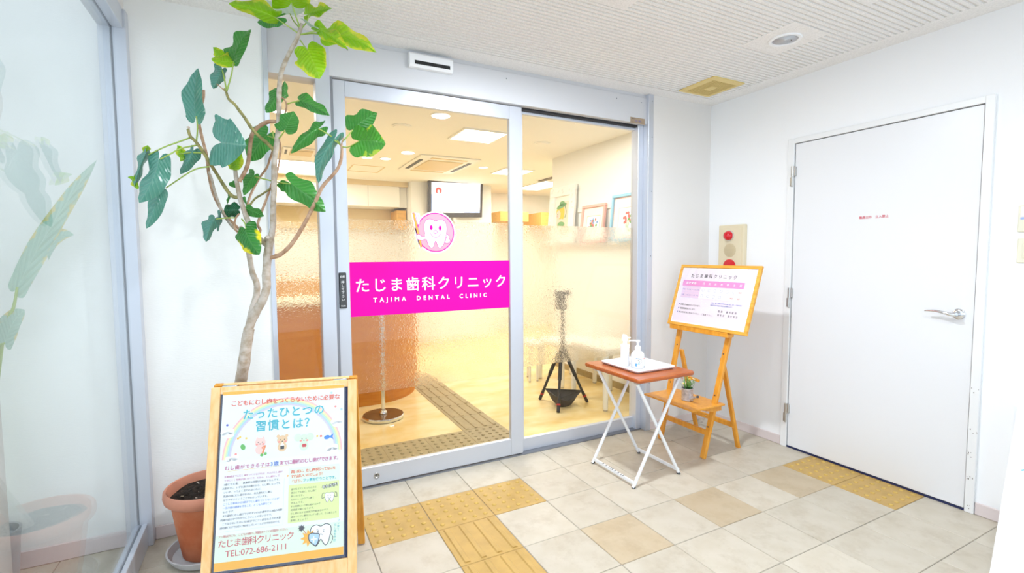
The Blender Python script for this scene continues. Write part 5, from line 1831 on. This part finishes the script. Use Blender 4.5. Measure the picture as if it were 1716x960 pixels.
def counter_poly(d, ex=0.0):
    out = [(-2.15, 2.10 - d), (0.10, 2.10 - d)]
    for k in range(13):
        a = -PI / 2 + PI / 2 * k / 12
        out.append((0.12 + (0.52 + d) * math.cos(a), 2.62 + (0.52 + d) * math.sin(a)))
    out += [(0.64 + d, 3.4), (0.40, 3.4), (0.40, 2.75), (-2.15, 2.75)]
    return out


smooth_fix(MB().prism(counter_poly(-0.02), 0.0, 0.13, 'counter_wood').obj('plinth', rc), 20)
smooth_fix(MB().prism(counter_poly(0.0), 0.135, 0.90, 'counter_wood').obj('front_panel', rc), 20)
smooth_fix(MB().prism(counter_poly(0.03), 0.90, 0.935, 'counter_top').obj('worktop', rc), 20)

# wall cabinets
cb = thing('wall_cabinet', (0.15, 5.4, 2.03), 'row of white wall cabinets hanging left of the pillar', 'cabinet')
MB().box((-1.9, 5.22, 2.028), (1.188, 5.75, 2.392), 'clinic_white').obj('carcass', cb)
MB().box((1.190, 5.26, 2.028), (1.312, 5.75, 2.392), 'clinic_white').obj('end_panel', cb)
for k in range(6):
    x1 = 1.186 - 0.462 * k
    MB().box((x1 - 0.458, 5.20, 2.030), (x1, 5.222, 2.388), 'clinic_white', 0.003).obj('door', cb)
b = MB().box((-1.9, 5.66, 1.70), (1.31, 5.735, 2.026), 'tan_splash')
o = b.obj('splashback', None, (0, 5.7, 1.7))
tag(o, 'tan splashback strip under the white wall cabinets', 'wall panel')
b = MB().box((1.155, 5.26, 1.70), (1.300, 5.65, 1.985), 'wood_panel')
o = b.obj('wooden_block', None, (1.22, 5.4, 1.7))
tag(o, 'light wooden block at the end of the tan splashback', 'wall panel')
b = MB().box((2.815, 5.10, 1.86), (3.35, 5.74, 2.02), 'wood_panel', 0.004)
o = b.obj('wooden_shelf', None, (3.05, 5.4, 1.86))
tag(o, 'orange wooden shelf strip right of the television', 'shelf')
b = MB().box((3.60, 5.10, 1.80), (3.85, 5.74, 2.03), 'wood_panel', 0.004)
o = b.obj('wooden_shelf', None, (3.7, 5.4, 1.80))
tag(o, 'orange wooden shelf strip seen beside the door stile', 'shelf')
b = MB().box((-1.9, 3.9, 1.60), (1.15, 5.2, 0.0), 'wood_panel')
b = MB().box((-2.19, 4.4, 0.0), (1.15, 5.0, 1.0), 'wood_panel')
b.box((-2.19, 4.38, 1.0), (1.17, 5.02, 1.03), 'counter_top')
o = b.obj('back_counter', None, (-0.5, 4.7, 0))
tag(o, 'light wooden back counter below the wall cabinets', 'counter')

# television
tv = thing('wall_television', (2.05, 4.95, 2.1), 'wall television with a white screen on the pillar', 'television')
MTV = frame_m((1.545, 4.93, 1.865), (1, 0.0, 0.03), (-0.02, -0.10, 0.58))
b = MB(MTV)
b.box((0.0, 0.0, -0.06), (0.875, 0.555, 0.0), 'tv_bezel', 0.008)
b.obj('bezel', tv)
MB(MTV).box((0.045, 0.075, -0.004), (0.830, 0.520, 0.0015), 'screen_white').obj('screen', tv)
b = MB(MTV @ Matrix.Translation((0, 0, 0.002)))
b.ellipse((0.155, 0.400), 0.052, 0.047, 'screen_red', 0.0)
b.ellipse((0.155, 0.385), 0.018, 0.026, 'screen_white', 0.0006)
b.flat([(0.045, 0.077), (0.205, 0.077), (0.205, 0.092), (0.045, 0.098)], 'screen_red', 0.0)
b.flat([(0.560, 0.077), (0.828, 0.077), (0.828, 0.115), (0.800, 0.092), (0.560, 0.088)], 'screen_blue', 0.0)
b.flat([(0.045, 0.10), (0.060, 0.10), (0.060, 0.35), (0.045, 0.35)], 'screen_blue', 0.0)
for k, (w, x) in enumerate(((0.12, 0.10), (0.05, 0.10), (0.018, 0.10))):
    xx = x
    while xx < x + w:
        b.flat([(xx, 0.285 - 0.035 * k), (xx + 0.012, 0.285 - 0.035 * k), (xx + 0.012, 0.298 - 0.035 * k), (xx, 0.298 - 0.035 * k)], 'tv_grey', 0.0)
        xx += 0.02
b.obj('screen_picture', tv)
b = MB().box((1.85, 4.955, 1.78), (1.90, 5.02, 1.90), 'clinic_white')
b.box((1.95, 4.955, 1.78), (2.00, 5.02, 1.90), 'clinic_white')
b.box((1.80, 4.99, 1.90), (2.20, 5.02, 2.30), 'tv_grey')
b.obj('wall_mount', tv)

# ceiling fittings of the clinic
def cassette(c, w, d, lab):
    t = thing('ceiling_air_conditioner', (c[0], c[1], 2.40), lab, 'air conditioner')
    x, y = c
    MB().box((x - w / 2, y - d / 2, 2.382), (x + w / 2, y + d / 2, 2.401), 'clinic_white', 0.008).obj('panel', t)
    MB().box((x - w * .30, y - d * .30, 2.374), (x + w * .30, y + d * .30, 2.383), 'tan_splash', 0.004).obj('intake_grille', t)
    for (ax, ay, bx, by) in ((-.30, -.44, .30, -.38), (-.30, .38, .30, .44), (-.44, -.30, -.38, .30), (.38, -.30, .44, .30)):
        MB().box((x + ax * w, y + ay * d, 2.378), (x + bx * w, y + by * d, 2.384), 'tan_splash' if ax == -.30 else 'rubber_dark').obj('air_slot', t)
    return t


cassette((1.25, 3.60), 0.72, 1.02, 'square ceiling air conditioner in front of the television')
cassette((-0.28, 3.50), 0.36, 0.36, 'small ceiling air outlet seen through the narrow sidelight')
PANELS = [((1.13, 2.08), 0.20, 'bright square ceiling panel light nearest the sliding door'),
          ((2.30, 3.66), 0.20, 'bright square ceiling panel light farther back at right'),
          ((-0.25, 4.50), 0.24, 'bright square ceiling panel light above the reception'),
          ((3.3, 4.6), 0.20, 'added bright ceiling panel light farthest back, lifting the dark far wall')]  # last panel added with its lamp to brighten the far wall
for (x, y), h, lab in PANELS:
    t = thing('panel_light', (x, y, 2.40), lab, 'ceiling light')
    hy = 0.46 if y > 4 else h
    b = MB()
    for lo, hi in (((x - h - .02, y - hy - .02), (x + h + .02, y - hy)), ((x - h - .02, y + hy), (x + h + .02, y + hy + .02)), ((x - h - .02, y - hy), (x - h, y + hy)), ((x + h, y - hy), (x + h + .02, y + hy))):
        b.box((*lo, 2.388), (*hi, 2.401), 'clinic_white')
    b.obj('frame', t)
    MB().box((x - h, y - hy, 2.392), (x + h, y + hy, 2.400), 'lamp_white').obj('diffuser', t)
DLS = [((0.593, 1.618), 'lamp_white', 'lit round clinic downlight near the top of the sliding door'),
       ((0.40, 3.52), 'lamp_warm', 'lit round clinic downlight behind the heart leaf'),
       ((0.60, 3.50), 'lamp_warm', 'lit round clinic downlight left of the air conditioner'),
       ((1.823, 3.526), 'lamp_warm', 'lit round clinic downlight right of the air conditioner'),
       ((-0.536, 2.03), 'lamp_white', 'glaring round downlight seen through the narrow sidelight')]
for (x, y), m, lab in DLS:
    t = thing('clinic_downlight', (x, y, 2.40), lab, 'ceiling light')
    smooth_fix(MB().lathe((x, y, 2.396), [(0.055, 0.004), (0.055, -0.002), (0.068, -0.002), (0.070, 0.004)], 'clinic_white', 28).obj('ring', t))
    MB().lathe((x, y, 2.393), [(0.055, 0.0), (0.0, 0.002)], m, 24).obj('lamp', t)
for (x, y), r, lab in (((0.412, 2.06), 0.085, 'round cream ceiling speaker beyond the sliding door'), ((1.822, 2.09), 0.08, 'round cream ceiling speaker beyond the fixed pane')):
    t = MB().lathe((x, y, 2.394), [(0.0, -0.006), (r * .8, -0.006), (r * .82, -0.002), (r, 0.0), (r, 0.006)], 'clinic_ceiling', 32).obj('ceiling_speaker', None, (x, y, 2.39))
    smooth_fix(t)
    tag(t, lab, 'speaker')
b = MB()
for lo, hi in (((0.33, 4.03), (0.72, 4.045)), ((0.33, 4.48), (0.72, 4.495)), ((0.33, 4.045), (0.342, 4.48)), ((0.708, 4.045), (0.72, 4.48))):
    b.box((*lo, 2.396), (*hi, 2.401), 'tan_splash')
o = b.obj('ceiling_hatch', None, (0.52, 4.26, 2.40))
tag(o, 'faint square access hatch in the clinic ceiling', 'hatch')
b = MB().box((-2.2, 5.16, 2.33), (1.31, 5.24, 2.40), 'tan_splash')
struct('trim_6', b, 'tan beam above the white wall cabinets', 'beam')
b = MB().box((2.98, 3.75, 2.382), (3.06, 4.15, 2.401), 'tv_grey')
b.box((2.96, 3.72, 2.392), (3.12, 4.18, 2.401), 'clinic_white')
o = b.obj('slot_vent', None, (3.02, 3.95, 2.39))
tag(o, 'dark slot vent in the far clinic ceiling', 'vent')

# chrome pole stand
ps = thing('pole_stand', (0.135, 1.75, 0), 'chrome pole on a round brown base in front of the counter', 'stand')
c0 = (0.135, 1.75, 0)
b = MB().lathe(c0, [(0.158, 0.0), (0.160, 0.004)], 'rubber_dark', 40)
b.lathe(c0, [(0.160, 0.004), (0.162, 0.022), (0.156, 0.030)], 'chrome', 40)
b.lathe(c0, [(0.156, 0.030), (0.0, 0.034)], 'pole_brown', 40)
smooth_fix(b.obj('base', ps))
b = MB().lathe(c0, [(0.030, 0.032), (0.032, 0.040), (0.028, 0.052), (0.020, 0.058), (0.019, 0.066)], 'chrome', 24)
smooth_fix(b.obj('collar', ps))
b = MB().tube([(0.135, 1.75, 0.05), (0.135, 1.75, 0.86)], 0.0155, 'chrome', 16)
b.lathe((0.135, 1.75, 0.86), [(0.0155, 0), (0.024, 0.008), (0.024, 0.02), (0.0, 0.03)], 'chrome', 16)
smooth_fix(b.obj('pole', ps))

# black tripod stand
tp = thing('tripod_stand', (1.58, 1.36, 0), 'black tripod stand with a cloth triangle between its legs', 'stand')
TC = Vector((1.575, 1.36, 0))
FEET = [Vector((1.486, 1.575, 0)), Vector((1.430, 1.185, 0)), Vector((1.812, 1.310, 0))]
TOP = TC + Vector((0, 0, 0.47))
for f_ in FEET:
    up_ = TOP + (f_ - TC) * 0.10
    b = MB().tube([f_ + Vector((0, 0, 0.004)), f_.lerp(up_, 0.20)], 0.014, 'stand_black', 10)
    b.tube([f_.lerp(up_, 0.18), f_.lerp(up_, 0.55)], 0.0115, 'stand_black', 10)
    b.tube([f_.lerp(up_, 0.52), up_], 0.016, 'stand_black', 10)
    b.tube([f_.lerp(up_, 0.115), f_.lerp(up_, 0.14)], 0.0165, 'stand_red', 10)
    smooth_fix(b.obj('leg', tp))
b = MB().tube([TOP - Vector((0, 0, 0.05)), TC + Vector((0, 0, 0.98))], 0.016, 'stand_black', 12)
b.lathe(TOP - Vector((0, 0, 0.03)), [(0.035, 0), (0.04, 0.02), (0.035, 0.05)], 'stand_black', 16)
smooth_fix(b.obj('column', tp))
b = MB()
b.bar(TC + Vector((-0.075, 0, 0.965)), TC + Vector((0.07, 0, 0.965)), 0.035, 0.04, 'stand_black', bev=0.004)
b.box((TC.x - 0.05, TC.y - 0.03, 0.83), (TC.x + 0.02, TC.y + 0.03, 0.94), 'stand_black', 0.006)
b.obj('head', tp)
b = MB()
K = [f_.lerp(TOP + (f_ - TC) * 0.10, 0.23) for f_ in FEET]
vs, fs = [], []
N_ = 10
for i in range(N_ + 1):
    for j in range(N_ + 1 - i):
        u, w = i / N_, j / N_
        t = 1 - u - w
        p = K[0] * t + K[1] * u + K[2] * w
        p.z -= 0.105 * max(0.0, 27 * t * u * w) ** 0.6 + 0.05 * 4 * u * w
        vs.append(p)


def tid(i, j):
    return sum(N_ + 1 - k for k in range(i)) + j


for i in range(N_):
    for j in range(N_ - i):
        fs.append([tid(i, j), tid(i + 1, j), tid(i, j + 1)])
        if j < N_ - i - 1:
            fs.append([tid(i + 1, j), tid(i + 1, j + 1), tid(i, j + 1)])
b.add(vs, fs, 'stand_cloth', True)
for i in range(3):
    b.tube([K[i], K[(i + 1) % 3]], 0.004, 'stand_black', 6)
b.obj('cloth_pouch', tp)

# white furniture along the side wall: a low table and a stool
def white_table(name, x0, x1, y0, y1, h, lab, cat, r=0.022):
    t = thing(name, ((x0 + x1) / 2, (y0 + y1) / 2, 0), lab, cat)
    MB().box((x0 - .03, y0 - .03, h - 0.05), (x1 + .03, y1 + .03, h), 'furniture_white', 0.01).obj('top', t)
    for x in (x0, x1):
        for y in (y0, y1):
            b = MB().tube([(x, y, 0.012), (x, y, h - 0.05)], [r * .8, r], 'furniture_white', 14)
            b.tube([(x, y, 0.0), (x, y, 0.012)], r * .7, 'steel', 12)
            smooth_fix(b.obj('leg', t))
    return t


white_table('low_table', 1.800, 2.215, 1.040, 1.500, 0.52, 'white low table with round legs by the clinic side wall', 'table', 0.027)
white_table('stool', 1.700, 1.790, 2.14, 2.34, 0.42, 'slim white stool with thin legs farther back in the clinic', 'stool', 0.016)
white_table('bench', 1.870, 2.26, 1.80, 2.22, 0.44, 'white bench with thick legs behind the black tripod', 'bench', 0.026)

# pictures on a ledge of the side wall
def picture(name, y0, y1, z0, z1, lean, fw_, m, lab, inner=None):
    """A framed picture leaning on the side wall; seen from the room side (it faces -x)."""
    M = frame_m((2.330 - lean, y1, z0), (0, -1, 0), (lean * 0.9, 0, z1 - z0))
    w, h = y1 - y0, math.hypot(z1 - z0, lean)
    t = thing(name, (2.330 - lean, (y0 + y1) / 2, z0), lab, 'picture')
    for lo, hi in (((0, 0), (w, fw_)), ((0, h - fw_), (w, h)), ((0, fw_), (fw_, h - fw_)), ((w - fw_, fw_), (w, h - fw_))):
        MB(M).box((*lo, 0.0), (*hi, 0.03), m, 0.004).obj('frame_side', t)
    mt = MB(M).box((fw_, fw_, 0.004), (w - fw_, h - fw_, 0.012), 'mount_cream').obj('mount', t)
    return t, M, w, h, mt


ld = MB().box((2.262, 1.2, 1.388), (2.334, 2.70, 1.40), 'furniture_white', 0.004).obj('picture_ledge', None, (2.3, 1.9, 1.37))
tag(ld, 'white wall ledge on which the pictures lean', 'shelf')
rl = MB().box((2.322, 0.75, 1.742), (2.336, 2.20, 1.79), 'furniture_white', 0.003).obj('picture_rail', None, (2.33, 1.5, 1.74))
tag(rl, 'white picture rail along the clinic side wall', 'rail')
t, M, w, h, mt = picture('leaning_picture', 2.19, 2.70, 1.412, 2.045, 0.06, 0.105, 'frame_ornate', 'white ornate frame with a painted girl in a green hat')
b = MB(M)
rr = random.Random(5)
for k in range(46):
    a = rr.uniform(0, 1)
    side = k % 4
    p = {0: (a * w, .05), 1: (a * w, h - .05), 2: (.05, a * h), 3: (w - .05, a * h)}[side]
    b.lathe((p[0] + rr.uniform(-.02, .02), p[1] + rr.uniform(-.02, .02), 0.030), [(0.016, -.002), (0.012, .006), (0, .009)], 'frame_ornate', 8)
smooth_fix(b.obj('carved_ornament', t))
b = MB(M @ Matrix.Translation((w / 2, h * .47, 0.0125)))
b.flat([(-.10, -.20), (.13, -.20), (.13, .17), (.02, .17), (-.10, .06)], 'paint_peach', 0)
b.ellipse((-.03, .055), .085, .075, 'paint_blond', 0.001)
b.ellipse((-.065, .03), .045, .05, 'paint_skin', 0.002)
b.ellipse((-.01, .125), .10, .025, 'paint_green', 0.003, 24, 0.2)
b.ellipse((0.0, .15), .055, .03, 'paint_green', 0.003)
b.flat([(-.09, -.20), (.08, -.20), (.05, -.06), (-.05, -.05)], 'paint_skin', 0.001)
b.ellipse((.0, -.08), .07, .032, 'paint_green', 0.003)
b.stroke(catmull([(.06, .12), (.09, .05), (.07, -.01)], 4), .014, 'paint_green', 0.002)
b.ellipse((-.075, .035), .006, .009, 'tv_grey', 0.004, 10)
b.ellipse((-.078, .012), .010, .006, 'blush', 0.004, 10)
b.ellipse((.025, .02), .03, .045, 'paint_blond', 0.0025)
b.obj('painting', mt)
for nm, y0, y1, z1, m, lab, fl in (('leaning_picture', 1.69, 2.075, 1.795, 'frame_pink', 'pink framed flower picture in the middle', ('flower_blue', 'flower_red', 'sprig_green')),
                                   ('leaning_picture', 1.13, 1.590, 1.850, 'frame_blue', 'blue framed flower picture cut off by the door jamb', ('flower_red', 'flower_red', 'sprig_green'))):
    t, M, w, h, mt = picture(nm, y0, y1, 1.412, z1, 0.05, 0.028, m, lab)
    b = MB(M @ Matrix.Translation((0, 0, 0.0125)))
    q = [(w * .24, h * .12), (w * .78, h * .12), (w * .78, h * .70), (w * .24, h * .70)]
    b.stroke(q, .014, 'wood_panel' if m == 'frame_pink' else 'frame_pink', 0.0, True)
    b.flat(q, 'paper_white', 0.0005)
    rr = random.Random(int(y0 * 100))
    for k in range(20):
        b.ellipse((w * .51 + rr.gauss(0, .035), h * .48 + rr.gauss(0, .035)), .014, .014, fl[k % 3], 0.001 + k * .0001, 9)
    for k in range(5):
        b.stroke([(w * .51 + (k - 2) * .006, h * .20), (w * .51 + (k - 2) * .014, h * .45)], .004, 'sprig_green', 0.0008)
    b.obj('painting', mt)
    if m == 'frame_blue':
        MB(M @ Matrix.Translation((0, 0, 0.0125))).stroke([(.034, .034), (w - .034, .034), (w - .034, h - .034), (.034, h - .034)], .012, 'frame_pink', 0.0, True).obj('inner_slip', t)

# curtain of camera-independent clean-up: no loose meshes
for me in list(bpy.data.meshes):
    if me.users == 0:
        bpy.data.meshes.remove(me)
